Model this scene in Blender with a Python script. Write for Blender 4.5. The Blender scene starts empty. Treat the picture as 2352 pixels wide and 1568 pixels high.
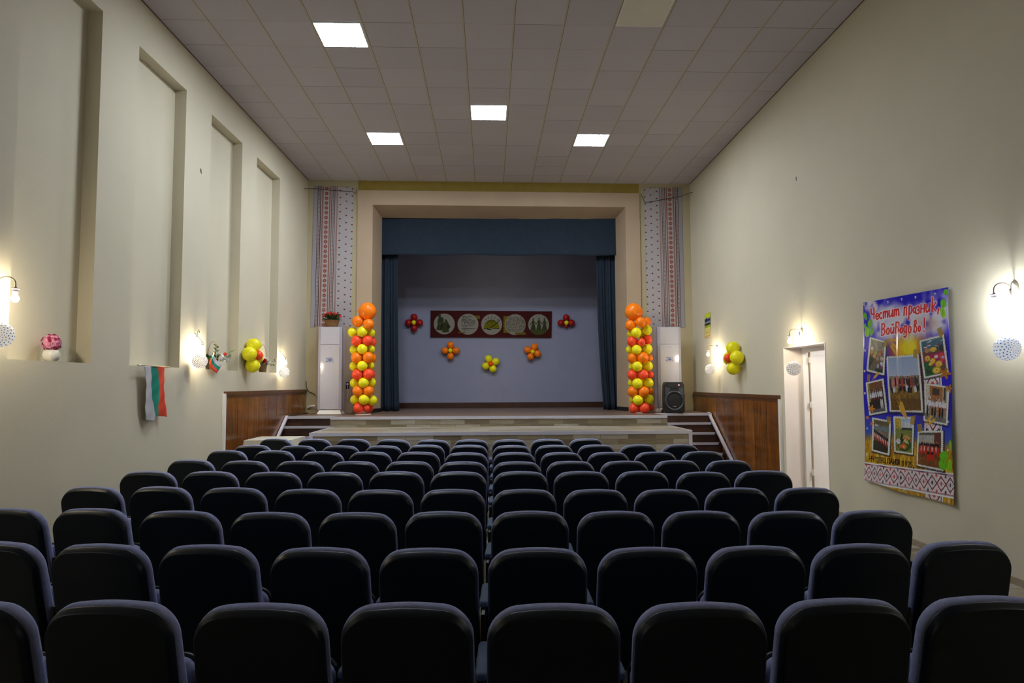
import bpy, bmesh, math, random
import numpy as np
from mathutils import Vector, Matrix
random.seed(7)
PI = math.pi
SC = bpy.context.scene
COL = SC.collection

# ------------------------------------------------------------------ camera
EYE = 1.68
FPX, PITCH, YAW, ROLL = 1528.0, 0.0640, 0.0344, -0.0050
_cy, _sy = math.cos(YAW), math.sin(YAW)
FW = Vector((_sy*math.cos(PITCH), _cy*math.cos(PITCH), math.sin(PITCH)))
_R = Vector((_cy, -_sy, 0)); _U = _R.cross(FW)
RT = _R*math.cos(ROLL) + _U*math.sin(ROLL)
UP = _U*math.cos(ROLL) - _R*math.sin(ROLL)
cam_data = bpy.data.cameras.new('camera')
cam_data.sensor_width = 36; cam_data.lens = FPX/2352*36; cam_data.clip_start = 0.05
cam = bpy.data.objects.new('camera', cam_data); COL.objects.link(cam)
m = Matrix((RT, UP, -FW)).transposed().to_4x4(); m.translation = Vector((0, 0, EYE))
cam.matrix_world = m
SC.camera = cam
# ------------------------------------------------------------------ world, exposure
SC.view_settings.view_transform = 'Standard'; SC.view_settings.look = 'None'
SC.view_settings.gamma = 1; SC.view_settings.use_curve_mapping = False
SC.view_settings.exposure = 1.76
w = bpy.data.worlds.new('world'); SC.world = w; w.use_nodes = True
w.node_tree.nodes['Background'].inputs[0].default_value = (0.6, 0.7, 1, 1)
w.node_tree.nodes['Background'].inputs[1].default_value = 0.02
PANEL_E = 26.0      # ceiling LED panels
BULB_E = 170.0      # bare bulbs on the walls
HALL_W = 17.0      # lamp of the hall beyond the door

# ------------------------------------------------------------------ measuring helpers (a pixel met with a known plane of the room)
def ray(x, y): return FW + RT*((x-1176)/FPX) - UP*((y-784)/FPX)
def on_z(x, y, z): d = ray(x, y); return Vector((0, 0, EYE)) + d*((z-EYE)/d.z)
def on_y(x, y, Y): d = ray(x, y); return Vector((0, 0, EYE)) + d*(Y/d.y)
def on_x(x, y, X): d = ray(x, y); return Vector((0, 0, EYE)) + d*(X/d.x)
XL = lambda Y: -4.11 + 0.0118*Y          # face of the niche wall
XR = lambda Y: 4.28 + 0.0165*Y           # face of the poster wall
YB = lambda X: 14.50 + 0.02*X            # face of the proscenium wall
ZC = EYE + 4.469                         # ceiling
def on_left(x, y, off=0):
    p = on_x(x, y, -3.98)
    for _ in range(6): p = on_x(x, y, XL(p.y)+off)
    return p
def on_right(x, y, off=0):
    p = on_x(x, y, 4.45)
    for _ in range(6): p = on_x(x, y, XR(p.y)-off)
    return p

# ------------------------------------------------------------------ materials
def srgb(r, g, b):
    f = lambda c: ((c/255+0.055)/1.055)**2.4 if c/255 > 0.04045 else c/255/12.92
    return (f(r), f(g), f(b))
def nt(name):
    M = bpy.data.materials.new(name); M.use_nodes = True
    n = M.node_tree.nodes; return M, n, M.node_tree.links, n['Principled BSDF']
def mat(name, c, rough=0.6, metal=0, var=0.08, scale=6, bump=0, spec=0.5, bscale=None, coat=0):
    M, n, L, B = nt(name)
    tc = n.new('ShaderNodeTexCoord'); no = n.new('ShaderNodeTexNoise'); no.inputs['Scale'].default_value = scale
    no.inputs['Detail'].default_value = 4
    L.new(tc.outputs['Object'], no.inputs['Vector'])
    r = n.new('ShaderNodeValToRGB')
    r.color_ramp.elements[0].position = .3; r.color_ramp.elements[1].position = .7
    r.color_ramp.elements[0].color = (*[k*(1-var) for k in c], 1); r.color_ramp.elements[1].color = (*[min(1, k*(1+var)) for k in c], 1)
    L.new(no.outputs['Fac'], r.inputs[0]); L.new(r.outputs[0], B.inputs['Base Color'])
    B.inputs['Roughness'].default_value = rough; B.inputs['Metallic'].default_value = metal
    B.inputs['Specular IOR Level'].default_value = spec; B.inputs['Coat Weight'].default_value = coat
    if bump:
        n2 = n.new('ShaderNodeTexNoise'); n2.inputs['Scale'].default_value = bscale or scale*12
        L.new(tc.outputs['Object'], n2.inputs['Vector'])
        bp = n.new('ShaderNodeBump'); bp.inputs['Strength'].default_value = bump; bp.inputs['Distance'].default_value = 0.01
        L.new(n2.outputs['Fac'], bp.inputs['Height']); L.new(bp.outputs[0], B.inputs['Normal'])
    return M
def mat_attr(name, rough=0.6, spec=0.5):
    M, n, L, B = nt(name)
    a = n.new('ShaderNodeAttribute'); a.attribute_name = 'print'
    L.new(a.outputs['Color'], B.inputs['Base Color']); B.inputs['Roughness'].default_value = rough
    B.inputs['Specular IOR Level'].default_value = spec
    return M
def mat_emit(name, c, e):
    M, n, L, B = nt(name)
    B.inputs['Base Color'].default_value = (.9, .9, .9, 1)
    B.inputs['Emission Color'].default_value = (*c, 1); B.inputs['Emission Strength'].default_value = e
    return M
def mat_planks(name, cols, mortar, bw, bh, rough=.5, axis='XY', noise=.5, scale=1, msize=.004, vary=True):
    """wood laid as boards; cols = list of board colours picked at random per board"""
    M, n, L, B = nt(name)
    tc = n.new('ShaderNodeTexCoord'); sep = n.new('ShaderNodeSeparateXYZ'); com = n.new('ShaderNodeCombineXYZ')
    L.new(tc.outputs['Object'], sep.inputs[0])
    L.new(sep.outputs[axis[0]], com.inputs['X']); L.new(sep.outputs[axis[1]], com.inputs['Y'])
    br = n.new('ShaderNodeTexBrick'); br.offset = .37; br.inputs['Scale'].default_value = 1
    br.inputs['Brick Width'].default_value = bw; br.inputs['Row Height'].default_value = bh
    br.inputs['Mortar Size'].default_value = msize; br.inputs['Mortar Smooth'].default_value = .1
    br.inputs['Color1'].default_value = (0, 0, 0, 1); br.inputs['Color2'].default_value = (1, 1, 1, 1); br.inputs['Mortar'].default_value = (.5, .5, .5, 1)
    L.new(com.outputs[0], br.inputs['Vector'])
    r = n.new('ShaderNodeValToRGB'); r.color_ramp.interpolation = 'CONSTANT'
    e = r.color_ramp.elements
    while len(e) < len(cols): e.new(.5)
    for i, c in enumerate(cols): e[i].position = i/len(cols); e[i].color = (*c, 1)
    L.new(br.outputs['Color'], r.inputs[0])
    mp = n.new('ShaderNodeMapping'); L.new(com.outputs[0], mp.inputs[0])
    mp.inputs['Scale'].default_value = (2.5, 22, 1) if bw > bh else (22, 2.5, 1)
    no = n.new('ShaderNodeTexNoise'); no.inputs['Scale'].default_value = 1.3; no.inputs['Detail'].default_value = 6
    L.new(mp.outputs[0], no.inputs['Vector'])
    r2 = n.new('ShaderNodeMapRange'); r2.inputs['From Min'].default_value = .3; r2.inputs['From Max'].default_value = .7
    r2.inputs['To Min'].default_value = 1-noise*.6; r2.inputs['To Max'].default_value = 1+noise*.4
    L.new(no.outputs['Fac'], r2.inputs[0])
    mx = n.new('ShaderNodeVectorMath'); mx.operation = 'SCALE'; L.new(r.outputs[0], mx.inputs[0]); L.new(r2.outputs[0], mx.inputs['Scale'])
    m2 = n.new('ShaderNodeMix'); m2.data_type = 'RGBA'
    L.new(br.outputs['Fac'], m2.inputs['Factor']); L.new(mx.outputs[0], m2.inputs[6]); m2.inputs[7].default_value = (*mortar, 1)
    L.new(m2.outputs[2], B.inputs['Base Color']); B.inputs['Roughness'].default_value = rough
    return M

WALLC = (0.615, 0.570, 0.435)
M_wall = mat('cream wall paint', WALLC, .75, var=.02, scale=1.5, bump=.08, bscale=60)
M_peach = mat('peach wall paint', (0.42, 0.315, 0.215), .7, var=.03, scale=2, bump=.08, bscale=60)
M_mustard = mat('mustard painted band', (0.30, 0.22, 0.035), .7)
M_yellow = mat('pale yellow wall paint', (0.43, 0.375, 0.24), .7, var=.03, scale=2)
M_white = mat('white paint', (0.8, 0.79, 0.78), .45, var=.02)
M_reveal = mat('white door reveal paint', (0.8, 0.74, 0.71), .6, var=.03, scale=3)
M_metal_strip = mat('pale metal edging', (0.62, 0.62, 0.72), .35, metal=.3, var=.05)
M_backdrop = mat('pale lavender backdrop wall', (0.27, 0.28, 0.39), .85, var=.03, scale=3, bump=.05)
M_darkwood = mat_planks('dark stair boards', [(0.05, 0.02, 0.012), (0.07, 0.028, 0.015), (0.04, 0.018, 0.012)], (.02, .01, .008), .9, .16, .35, 'XZ')
M_stagewood = mat_planks('worn stage boards', [(0.16, 0.10, 0.07), (0.2, 0.13, 0.09), (0.13, 0.085, 0.06)], (.05, .03, .02), 1.6, .1, .45, 'XY')
LAM = [(0.30, 0.26, 0.19), (0.22, 0.18, 0.11), (0.37, 0.34, 0.28), (0.26, 0.22, 0.14), (0.33, 0.28, 0.20), (0.19, 0.15, 0.10), (0.40, 0.37, 0.31)]
M_lam_v = mat_planks('patchwork laminate riser', LAM, (.2, .17, .12), .46, .085, .4, 'XZ', .35)
M_lam_h = mat_planks('patchwork laminate floor', LAM, (.2, .17, .12), .9, .12, .4, 'XY', .35)
def wains_mat():
    M, n, L, B = nt('varnished veneer boards')
    tc = n.new('ShaderNodeTexCoord'); g = n.new('ShaderNodeNewGeometry')
    r = n.new('ShaderNodeValToRGB'); e = r.color_ramp.elements; e[0].color = (0.15, 0.045, 0.007, 1); e[1].color = (0.27, 0.095, 0.012, 1)
    L.new(g.outputs['Random Per Island'], r.inputs[0])
    out = r.outputs[0]
    for sc, nsc, lo, hi in (((3, 9, .7), 2.0, .62, 1.25), ((1, 1.2, 5), 1.1, .72, 1.2), ((3, 60, 3), 1.0, .85, 1.1)):  # second noise layer paints horizontal sheen bands into the board colour
        mp = n.new('ShaderNodeMapping'); mp.inputs['Scale'].default_value = sc; L.new(tc.outputs['Object'], mp.inputs[0])
        no = n.new('ShaderNodeTexNoise'); no.inputs['Scale'].default_value = nsc; no.inputs['Detail'].default_value = 5; L.new(mp.outputs[0], no.inputs['Vector'])
        mr = n.new('ShaderNodeMapRange'); mr.inputs['From Min'].default_value = .3; mr.inputs['From Max'].default_value = .7; mr.inputs['To Min'].default_value = lo; mr.inputs['To Max'].default_value = hi; L.new(no.outputs['Fac'], mr.inputs[0])
        v = n.new('ShaderNodeVectorMath'); v.operation = 'SCALE'; L.new(out, v.inputs[0]); L.new(mr.outputs[0], v.inputs['Scale']); out = v.outputs[0]
    L.new(out, B.inputs['Base Color']); B.inputs['Roughness'].default_value = .24
    return M
M_wains = wains_mat()
M_wcap = mat('dark wood capping', (0.10, 0.035, 0.012), .35, var=.3, scale=12)
M_black = mat('black plastic', (0.008, 0.008, 0.009), .42, var=.2)
M_shell = mat('black seat shell plastic', (0.0042, 0.008, 0.0145), .40, var=.1, scale=30, spec=.3)
M_fabric = mat('slate blue seat fabric', (0.275, 0.30, 0.49), .95, var=.12, scale=40, bump=.3, bscale=700, spec=.15)
M_arm = mat('slate blue armrest', (0.07, 0.10, 0.16), .8, var=.12, scale=40, bump=.2, bscale=500, spec=.2)
M_steel = mat('black steel', (0.01, 0.01, 0.011), .5, metal=.3)
M_curtain = mat('slate blue curtain cloth', (0.019, 0.030, 0.047), .9, var=.1, scale=8, spec=.2)
M_base = mat('dark brown skirting', (0.05, 0.018, 0.01), .4, var=.3, scale=5)
M_cloth = mat('cream tablecloth', (0.60, 0.57, 0.47), .85, var=.04)
M_bw = {k: mat('%s balloon rubber' % k, c, .3, var=.02, scale=3, spec=.35) for k, c in dict(
    orange=(1.0, 0.22, 0.005), yellow=(0.86, 0.80, 0.01), red=(0.95, 0.075, 0.025), crimson=(0.36, 0.008, 0.008)).items()}
M_brass = mat('aged brass', (0.3, 0.26, 0.2), .35, metal=.8, var=.1)
M_socket = mat('grey lamp socket', (0.3, 0.28, 0.32), .5)
M_bulb = mat_emit('lit bulb', (1.0, 0.86, 0.62), BULB_E)
M_bulb_c = mat_emit('cool lit bulb', (0.92, 0.96, 1.0), BULB_E*1.0)
M_panel = mat_emit('lit diffuser', (0.86, 0.92, 1.0), PANEL_E)
M_wicker = mat('brown wicker', (0.20, 0.10, 0.03), .6, var=.5, scale=60, bump=.6, bscale=90)
M_leaf = mat('dark green leaf', (0.02, 0.09, 0.02), .5, var=.4, scale=30)
M_leafb = mat('bright green leaf', (0.1, 0.3, 0.02), .5, var=.4, scale=30)
M_rred = mat('red petals', (0.6, 0.02, 0.01), .6, var=.3, scale=60)
M_rwhite = mat('white petals', (0.75, 0.75, 0.72), .6, var=.1, scale=60)
M_pinkp = mat('pink petals', (0.85, 0.36, 0.55), .6, var=.15, scale=60)
M_magenta = mat('magenta petals', (0.35, 0.01, 0.07), .6, var=.2, scale=60)
M_ceramic = mat('white glazed ceramic', (0.75, 0.75, 0.72), .15, var=.02, coat=.4)
M_acw = mat('white appliance plastic', (0.50, 0.50, 0.57), .12, var=.015, coat=.5)
M_acg = mat('pale grey appliance trim', (0.42, 0.42, 0.52), .3, var=.02)
M_print = mat_attr('printed vinyl', .28, .5)
M_print_m = mat_attr('matte print', .85, .2)
M_wire = mat('dark cable', (0.03, 0.02, 0.012), .6)
M_polew = mat('pale wooden stick', (0.5, 0.38, 0.18), .5)

# ------------------------------------------------------------------ mesh helpers
def link(name, me, m=None, parent=None, smooth=False):
    o = bpy.data.objects.new(name, me); COL.objects.link(o)
    if m is not None:
        for k in (m if isinstance(m, (list, tuple)) else [m]): me.materials.append(k)
    if smooth:
        for p in me.polygons: p.use_smooth = True
    if parent: o.parent = parent
    return o
def obj(name, bm, m, parent=None, smooth=False, bevel=0):
    bmesh.ops.recalc_face_normals(bm, faces=bm.faces[:])
    me = bpy.data.meshes.new(name); bm.to_mesh(me); bm.free()
    o = link(name, me, m, parent, smooth)
    if bevel:
        b = o.modifiers.new('b', 'BEVEL'); b.width = bevel; b.segments = 2; b.limit_method = 'ANGLE'
    return o
def thing(name, label, cat, loc=(0, 0, 0), group=None, rz=0):
    o = bpy.data.objects.new(name, None); COL.objects.link(o); o.location = loc; o.rotation_euler = (0, 0, rz)
    o.empty_display_size = .1
    return tag(o, label, cat, group)
def tag(o, label=None, cat=None, group=None, kind=None):
    if label: o['label'] = label
    if cat: o['category'] = cat
    if group: o['group'] = group
    if kind: o['kind'] = kind
    return o
def struct(name, bm, m, **k): return tag(obj(name, bm, m, **k), kind='structure')
def box(bm, lo, hi, mi=0):
    v = [bm.verts.new((x, y, z)) for x in (lo[0], hi[0]) for y in (lo[1], hi[1]) for z in (lo[2], hi[2])]
    for f in ((0, 1, 3, 2), (4, 6, 7, 5), (0, 4, 5, 1), (2, 3, 7, 6), (0, 2, 6, 4), (1, 5, 7, 3)):
        bm.faces.new([v[i] for i in f]).material_index = mi
def hexa(bm, bot, top, mi=0):
    b = [bm.verts.new(p) for p in bot]; t = [bm.verts.new(p) for p in top]; n = len(b)
    fs = [bm.faces.new(b[::-1]), bm.faces.new(t)]
    for i in range(n): fs.append(bm.faces.new((b[i], b[(i+1) % n], t[(i+1) % n], t[i])))
    for f in fs: f.material_index = mi
def prism(bm, foot, z0, z1, mi=0): hexa(bm, [(x, y, z0) for x, y in foot], [(x, y, z1) for x, y in foot], mi)
def tube(bm, pts, r, seg=8, caps=True):
    pts = [Vector(p) for p in pts]; rings = []; up0 = None
    for i, p in enumerate(pts):
        t = (pts[min(i+1, len(pts)-1)] - pts[max(i-1, 0)]).normalized()
        if up0 is None: up0 = t.orthogonal().normalized()
        a = (up0 - t*up0.dot(t)).normalized(); up0 = a; b = t.cross(a)
        rr = r[i] if isinstance(r, (list, tuple)) else r
        rings.append([bm.verts.new(p + (a*math.cos(k*2*PI/seg) + b*math.sin(k*2*PI/seg))*rr) for k in range(seg)])
    for A, B in zip(rings, rings[1:]):
        for k in range(seg): bm.faces.new((A[k], A[(k+1) % seg], B[(k+1) % seg], B[k]))
    if caps: bm.faces.new(rings[0][::-1]); bm.faces.new(rings[-1])
def lathe(bm, prof, seg=24, c=(0, 0, 0), sx=1, sy=1, mi=0):
    rings = []
    for r, z in prof:
        if r < 1e-6: rings.append([bm.verts.new((c[0], c[1], c[2]+z))])
        else: rings.append([bm.verts.new((c[0]+sx*r*math.cos(k*2*PI/seg), c[1]+sy*r*math.sin(k*2*PI/seg), c[2]+z)) for k in range(seg)])
    for A, B in zip(rings, rings[1:]):
        for k in range(seg):
            a, b = A[k % len(A)], A[(k+1) % len(A)]; d, e = B[k % len(B)], B[(k+1) % len(B)]
            vs = [a] + ([b] if b is not a else []) + ([e] if e is not d else []) + [d]
            if len(vs) > 2: bm.faces.new(vs).material_index = mi
def ellips(bm, c, r, rot=None, u=16, v=10):
    M = Matrix.Translation(Vector(c)) @ ((rot or Matrix()).to_4x4()) @ Matrix.Diagonal((r[0], r[1], r[2], 1))
    bmesh.ops.create_uvsphere(bm, u_segments=u, v_segments=v, radius=1, matrix=M)
def lerp(a, b, t): return a + (b-a)*t

# ------------------------------------------------------------------ room shell
Y0 = -3.0
YBK = 17.05
T = .32
# floor
bm = bmesh.new(); box(bm, (-4.8, Y0-.3, -.1), (8.2, 18, 0)); struct('floor', bm, M_lam_h)

# ceiling of square tiles between long strips
GX0, GPX, GY0, GPY = -0.9361, 0.6262, 8.0052, 0.6
def ceiling_mat():
    M, n, L, B = nt('ceiling tiles between strips')
    tc = n.new('ShaderNodeTexCoord'); s = n.new('ShaderNodeSeparateXYZ'); L.new(tc.outputs['Object'], s.inputs[0])
    def mth(op, a, b=None, c=None):
        q = n.new('ShaderNodeMath'); q.operation = op
        for i, k in enumerate((a, b, c)):
            if k is None: continue
            if isinstance(k, (int, float)): q.inputs[i].default_value = k
            else: L.new(k, q.inputs[i])
        return q.outputs[0]
    u = mth('DIVIDE', mth('SUBTRACT', s.outputs['X'], GX0-.013), GPX); v = mth('DIVIDE', mth('SUBTRACT', s.outputs['Y'], GY0), GPY)
    fu = mth('FRACT', u); fv = mth('FRACT', v)
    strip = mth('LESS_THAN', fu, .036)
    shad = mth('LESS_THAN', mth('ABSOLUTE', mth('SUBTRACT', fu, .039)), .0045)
    cross = mth('LESS_THAN', fv, .012)
    cb = n.new('ShaderNodeCombineXYZ'); L.new(mth('FLOOR', u), cb.inputs[0]); L.new(mth('FLOOR', v), cb.inputs[1])
    wn = n.new('ShaderNodeTexWhiteNoise'); wn.noise_dimensions = '2D'; L.new(cb.outputs[0], wn.inputs['Vector'])
    no = n.new('ShaderNodeTexNoise'); no.inputs['Scale'].default_value = 60; L.new(tc.outputs['Object'], no.inputs['Vector'])
    val = mth('ADD', .93, mth('ADD', mth('MULTIPLY', wn.outputs['Value'], .08), mth('MULTIPLY', no.outputs['Fac'], .08)))
    vm = n.new('ShaderNodeVectorMath'); vm.operation = 'SCALE'; vm.inputs[0].default_value = (0.455, 0.43, 0.465); L.new(val, vm.inputs['Scale'])
    def mix(f, a, col):
        q = n.new('ShaderNodeMix'); q.data_type = 'RGBA'; L.new(f, q.inputs['Factor']); L.new(a, q.inputs[6])
        if isinstance(col, tuple): q.inputs[7].default_value = (*col, 1)
        else: L.new(col, q.inputs[7])
        return q.outputs[2]
    # cross joints are part dark gap, part yellowish edge, picked per tile
    rj = n.new('ShaderNodeValToRGB'); rj.color_ramp.interpolation = 'CONSTANT'
    rj.color_ramp.elements[0].color = (.14, .12, .10, 1); rj.color_ramp.elements[1].position = .45; rj.color_ramp.elements[1].color = (.40, .36, .25, 1)
    L.new(wn.outputs['Value'], rj.inputs[0])
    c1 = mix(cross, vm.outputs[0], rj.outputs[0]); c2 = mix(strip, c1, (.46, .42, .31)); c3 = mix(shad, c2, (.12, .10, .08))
    L.new(c3, B.inputs['Base Color']); B.inputs['Roughness'].default_value = .9; B.inputs['Specular IOR Level'].default_value = .2
    h = mth('SUBTRACT', 1.0, mth('MAXIMUM', mth('MULTIPLY', strip, .5), cross))
    bp = n.new('ShaderNodeBump'); bp.inputs['Strength'].default_value = .5; bp.inputs['Distance'].default_value = .01
    L.new(h, bp.inputs['Height']); L.new(bp.outputs[0], B.inputs['Normal'])
    return M
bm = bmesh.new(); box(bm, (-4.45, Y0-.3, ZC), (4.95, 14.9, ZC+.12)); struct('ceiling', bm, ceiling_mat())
bm = bmesh.new()
tube(bm, [(XL(Y0)+.004, Y0, ZC-.004), (XL(14.4)+.004, 14.4, ZC-.004)], .006, 6); struct('trim_1', bm, M_wcap)
bm = bmesh.new()
tube(bm, [(XR(Y0)-.004, Y0, ZC-.004), (XR(14.5)-.004, 14.5, ZC-.004)], .006, 6); struct('trim_2', bm, M_wcap)

# niche wall
ND = .15
NICHES = [(5.72, 6.87), (7.58, 8.75), (9.53, 10.69), (11.35, 12.56)]
NZ0, NZ1 = EYE+.232, EYE+3.915
bm = bmesh.new(); ycur = Y0-.3
def lw(bm, y0, y1, z0, z1, d=0): prism(bm, [(XL(y0)-.45, y0), (XL(y1)-.45, y1), (XL(y1)-d, y1), (XL(y0)-d, y0)][::-1], z0, z1)
for a, b in NICHES:
    lw(bm, ycur, a, 0, ZC); lw(bm, a, b, 0, NZ0); lw(bm, a, b, NZ0, NZ1, ND); lw(bm, a, b, NZ1, ZC); ycur = b
lw(bm, ycur, 14.9, 0, ZC)
struct('wall_left', bm, M_wall)
# poster wall with the door opening
DY0, DY1, DZ = 8.60, 9.90, EYE+.53
bm = bmesh.new()
def rw(bm, y0, y1, z0, z1): prism(bm, [(XR(y0), y0), (XR(y0)+T, y0), (XR(y1)+T, y1), (XR(y1), y1)], z0, z1)
rw(bm, Y0-.3, DY0, 0, ZC); rw(bm, DY1, 14.9, 0, ZC); rw(bm, DY0, DY1, DZ, ZC)
struct('wall_right', bm, M_wall)
# painted lining of the door opening
bm = bmesh.new()
for y0, y1 in ((DY0, DY0+.012), (DY1-.012, DY1)): prism(bm, [(XR(y0)-.004, y0), (XR(y0)+T, y0), (XR(y1)+T, y1), (XR(y1)-.004, y1)], 0, DZ)
prism(bm, [(XR(DY0)-.004, DY0), (XR(DY0)+T, DY0), (XR(DY1)+T, DY1), (XR(DY1)-.004, DY1)], DZ-.012, DZ)
struct('trim_3', bm, M_reveal)
# wall behind the camera
bm = bmesh.new(); box(bm, (-4.5, Y0-.3, 0), (4.9, Y0, ZC)); struct('wall_rear', bm, M_wall)
# proscenium wall
PXL, PXR, PZ = -2.53, 3.04, EYE+3.92          # opening at the face
QXL, QXR, QZ = -2.42, 2.90, EYE+3.775         # opening at the curtain
FXL, FXR, FZ = -2.86, 3.36, EYE+4.24          # outer edge of the peach surround
PT_ = .52
bm = bmesh.new()
def yb(x): return YB(x)
prism(bm, [(-4.4, yb(-4.4)), (FXL, yb(FXL)), (FXL, yb(FXL)+PT_), (-4.4, yb(-4.4)+PT_)], 0, ZC)
prism(bm, [(FXR, yb(FXR)), (4.95, yb(4.95)), (4.95, yb(4.95)+PT_), (FXR, yb(FXR)+PT_)], 0, ZC)
struct('wall_front', bm, M_yellow)
bm = bmesh.new()
prism(bm, [(FXL, yb(FXL)-.005), (FXR, yb(FXR)-.005), (FXR, yb(FXR)+PT_), (FXL, yb(FXL)+PT_)], FZ, ZC)
struct('trim_4', bm, M_mustard)
bm = bmesh.new(); pf = .06
prism(bm, [(FXL, yb(FXL)-pf), (PXL, yb(PXL)-pf), (QXL, yb(QXL)+PT_), (FXL, yb(FXL)+PT_)], 0, FZ)
prism(bm, [(PXR, yb(PXR)-pf), (FXR, yb(FXR)-pf), (FXR, yb(FXR)+PT_), (QXR, yb(QXR)+PT_)], 0, FZ)
hexa(bm, [(PXL, yb(PXL)-pf, PZ), (PXR, yb(PXR)-pf, PZ), (QXR, yb(QXR)+PT_, QZ), (QXL, yb(QXL)+PT_, QZ)],
     [(PXL, yb(PXL)-pf, FZ), (PXR, yb(PXR)-pf, FZ), (QXR, yb(QXR)+PT_, FZ), (QXL, yb(QXL)+PT_, FZ)])
struct('trim_5', bm, M_peach)
# peach lower wall behind the cooling units
bm = bmesh.new()
prism(bm, [(-3.72, yb(-3.72)-.012), (FXL, yb(FXL)-.012), (FXL, yb(FXL)), (-3.72, yb(-3.72))], 1.05, EYE+1.26)
prism(bm, [(FXR, yb(FXR)-.012), (3.9, yb(3.9)-.012), (3.9, yb(3.9)), (FXR, yb(FXR))], 1.05, EYE+1.26)
struct('trim_6', bm, M_peach)
# stage box: back wall, side walls, roof
ZS = EYE-.60                                   # stage floor
bm = bmesh.new(); box(bm, (-4.3, YBK, 0), (4.8, YBK+.2, 6.6)); struct('wall_back', bm, M_backdrop)
bm = bmesh.new(); box(bm, (-4.5, 14.9, 0), (-4.3, YBK+.2, 6.6)); struct('wall_stage_left', bm, M_backdrop)
bm = bmesh.new(); box(bm, (4.8, 14.9, 0), (5.0, YBK+.2, 6.6)); struct('wall_stage_right', bm, M_backdrop)
bm = bmesh.new(); box(bm, (-4.5, 14.88, 6.45), (5, YBK+.2, 6.6)); struct('ceiling_stage', bm, M_black)
bm = bmesh.new(); box(bm, (-4.3, YBK-.02, ZS), (4.8, YBK, ZS+.14)); struct('baseboard_back', bm, M_base)
bm = bmesh.new()
for x0, x1, s in ((QXL-.1, QXL+.0, 0), (QXR, QXR+.1, 1)):
    a = [(PXL-.002, yb(PXL)-pf), (PXL+.012, yb(PXL)-pf), (QXL+.012, yb(0)+PT_), (QXL-.002, yb(0)+PT_)] if s == 0 else \
        [(PXR-.012, yb(PXR)-pf), (PXR+.002, yb(PXR)-pf), (QXR+.002, yb(0)+PT_), (QXR-.012, yb(0)+PT_)]
    prism(bm, a, ZS, ZS+.085)
struct('baseboard_opening', bm, M_black)
# right floor skirting
bm = bmesh.new()
for y0, y1 in ((Y0, DY0), ): prism(bm, [(XR(y0)-.018, y0), (XR(y0), y0), (XR(y1), y1), (XR(y1)-.018, y1)], 0, .06)
struct('baseboard_right', bm, mat('laminate skirting', (.3, .24, .16), .5, var=.2))
bm = bmesh.new()
prism(bm, [(XL(Y0), Y0), (XL(10.1), 10.1), (XL(10.1)+.018, 10.1), (XL(Y0)+.018, Y0)][::-1], 0, .06)
struct('baseboard_left', bm, mat('laminate skirting pale', (.3, .24, .16), .5, var=.2))

# ------------------------------------------------------------------ wood wainscots
def wainscot(name, F, s, y0, y1, ztop, zc, label):
    t = thing(name, label, 'wall panelling')
    bm = bmesh.new()
    n = 9; ys = [lerp(y0, y1, i/n) for i in range(n+1)]
    for i in range(n):
        a, b = ys[i]+.005, ys[i+1]-.005
        ft = [(F(a), a), (F(a)+s*.028, a), (F(b)+s*.028, b), (F(b), b)]
        prism(bm, ft if s < 0 else ft[::-1], 0, ztop-.05)
    obj('board_panel', bm, M_wains, t)
    bm = bmesh.new()
    ft = [(F(y0), y0-.01), (F(y0)+s*.05, y0-.01), (F(y1)+s*.05, y1), (F(y1), y1)]
    hexa(bm, [(x, y, ztop-.055) for x, y in ft], [(x, y, ztop+.0) for x, y in ft])
    ft2 = [(F(y0), y0), (F(y0)+s*.034, y0), (F(y1)+s*.034, y1), (F(y1), y1)]
    hexa(bm, [(x, y, ztop-.10) for x, y in ft2], [(x, y, ztop-.055) for x, y in ft2])
    obj('cap_rail', bm, M_wcap, t)
    bm = bmesh.new()
    y2 = y0-.055
    prism(bm, [(F(y2), y2), (F(y2)+s*.04, y2), (F(y0)+s*.04, y0), (F(y0), y0)], 0, zc)
    obj('end_strip', bm, M_white, t)
wainscot('wood_wainscot', XL, 1, 10.18, 14.38, EYE-.09, EYE-.12, 'varnished brown wood panelling on the niche wall behind the small table')
wainscot('wood_wainscot', XR, -1, 10.06, 14.50, EYE-.19, EYE-.25, 'varnished brown wood panelling on the poster wall between stage stairs and doorway')

# ------------------------------------------------------------------ stage, platform, stairs
def YF(x): return 12.52 - .03*x
SL, SR = -2.97, 3.33      # where the middle front stands proud of the stair bays
bm = bmesh.new()
for (xa, xb, off) in ((XL(13)+.03, SL, .40), (SL, SR, 0), (SR, XR(13)-.03, .88)):
    prism(bm, [(xa, YF(xa)+off), (xb, YF(xb)+off), (xb, YBK), (xa, YBK)], 0, ZS)
for f in bm.faces: f.material_index = 0
for f in bm.faces:
    f.normal_update()
    if abs(f.normal.y) > .7: f.material_index = 1 if SL < f.calc_center_median().x < SR else 2
st = tag(obj('stage', bm, [M_stagewood, M_lam_v, M_darkwood]), 'raised stage with brown board floor and patchwork laminate front', 'stage', kind='structure')
bm = bmesh.new()
for (xa, xb, off) in ((XL(13)+.04, SL, .40), (SL, SR, 0), (SR, XR(13)-.04, .88)):
    hexa(bm, [(xa, YF(xa)+off-.015, ZS-.045), (xb, YF(xb)+off-.015, ZS-.045), (xb, YF(xb)+off+.05, ZS-.045), (xa, YF(xa)+off+.05, ZS-.045)],
         [(xa, YF(xa)+off-.015, ZS+.004), (xb, YF(xb)+off-.015, ZS+.004), (xb, YF(xb)+off+.05, ZS+.004), (xa, YF(xa)+off+.05, ZS+.004)])
obj('edge_strip', bm, M_metal_strip, st)
ZP = EYE-.785
PLX, PRX = -2.93, 3.36; PY0 = 11.05
bm = bmesh.new()
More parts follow.
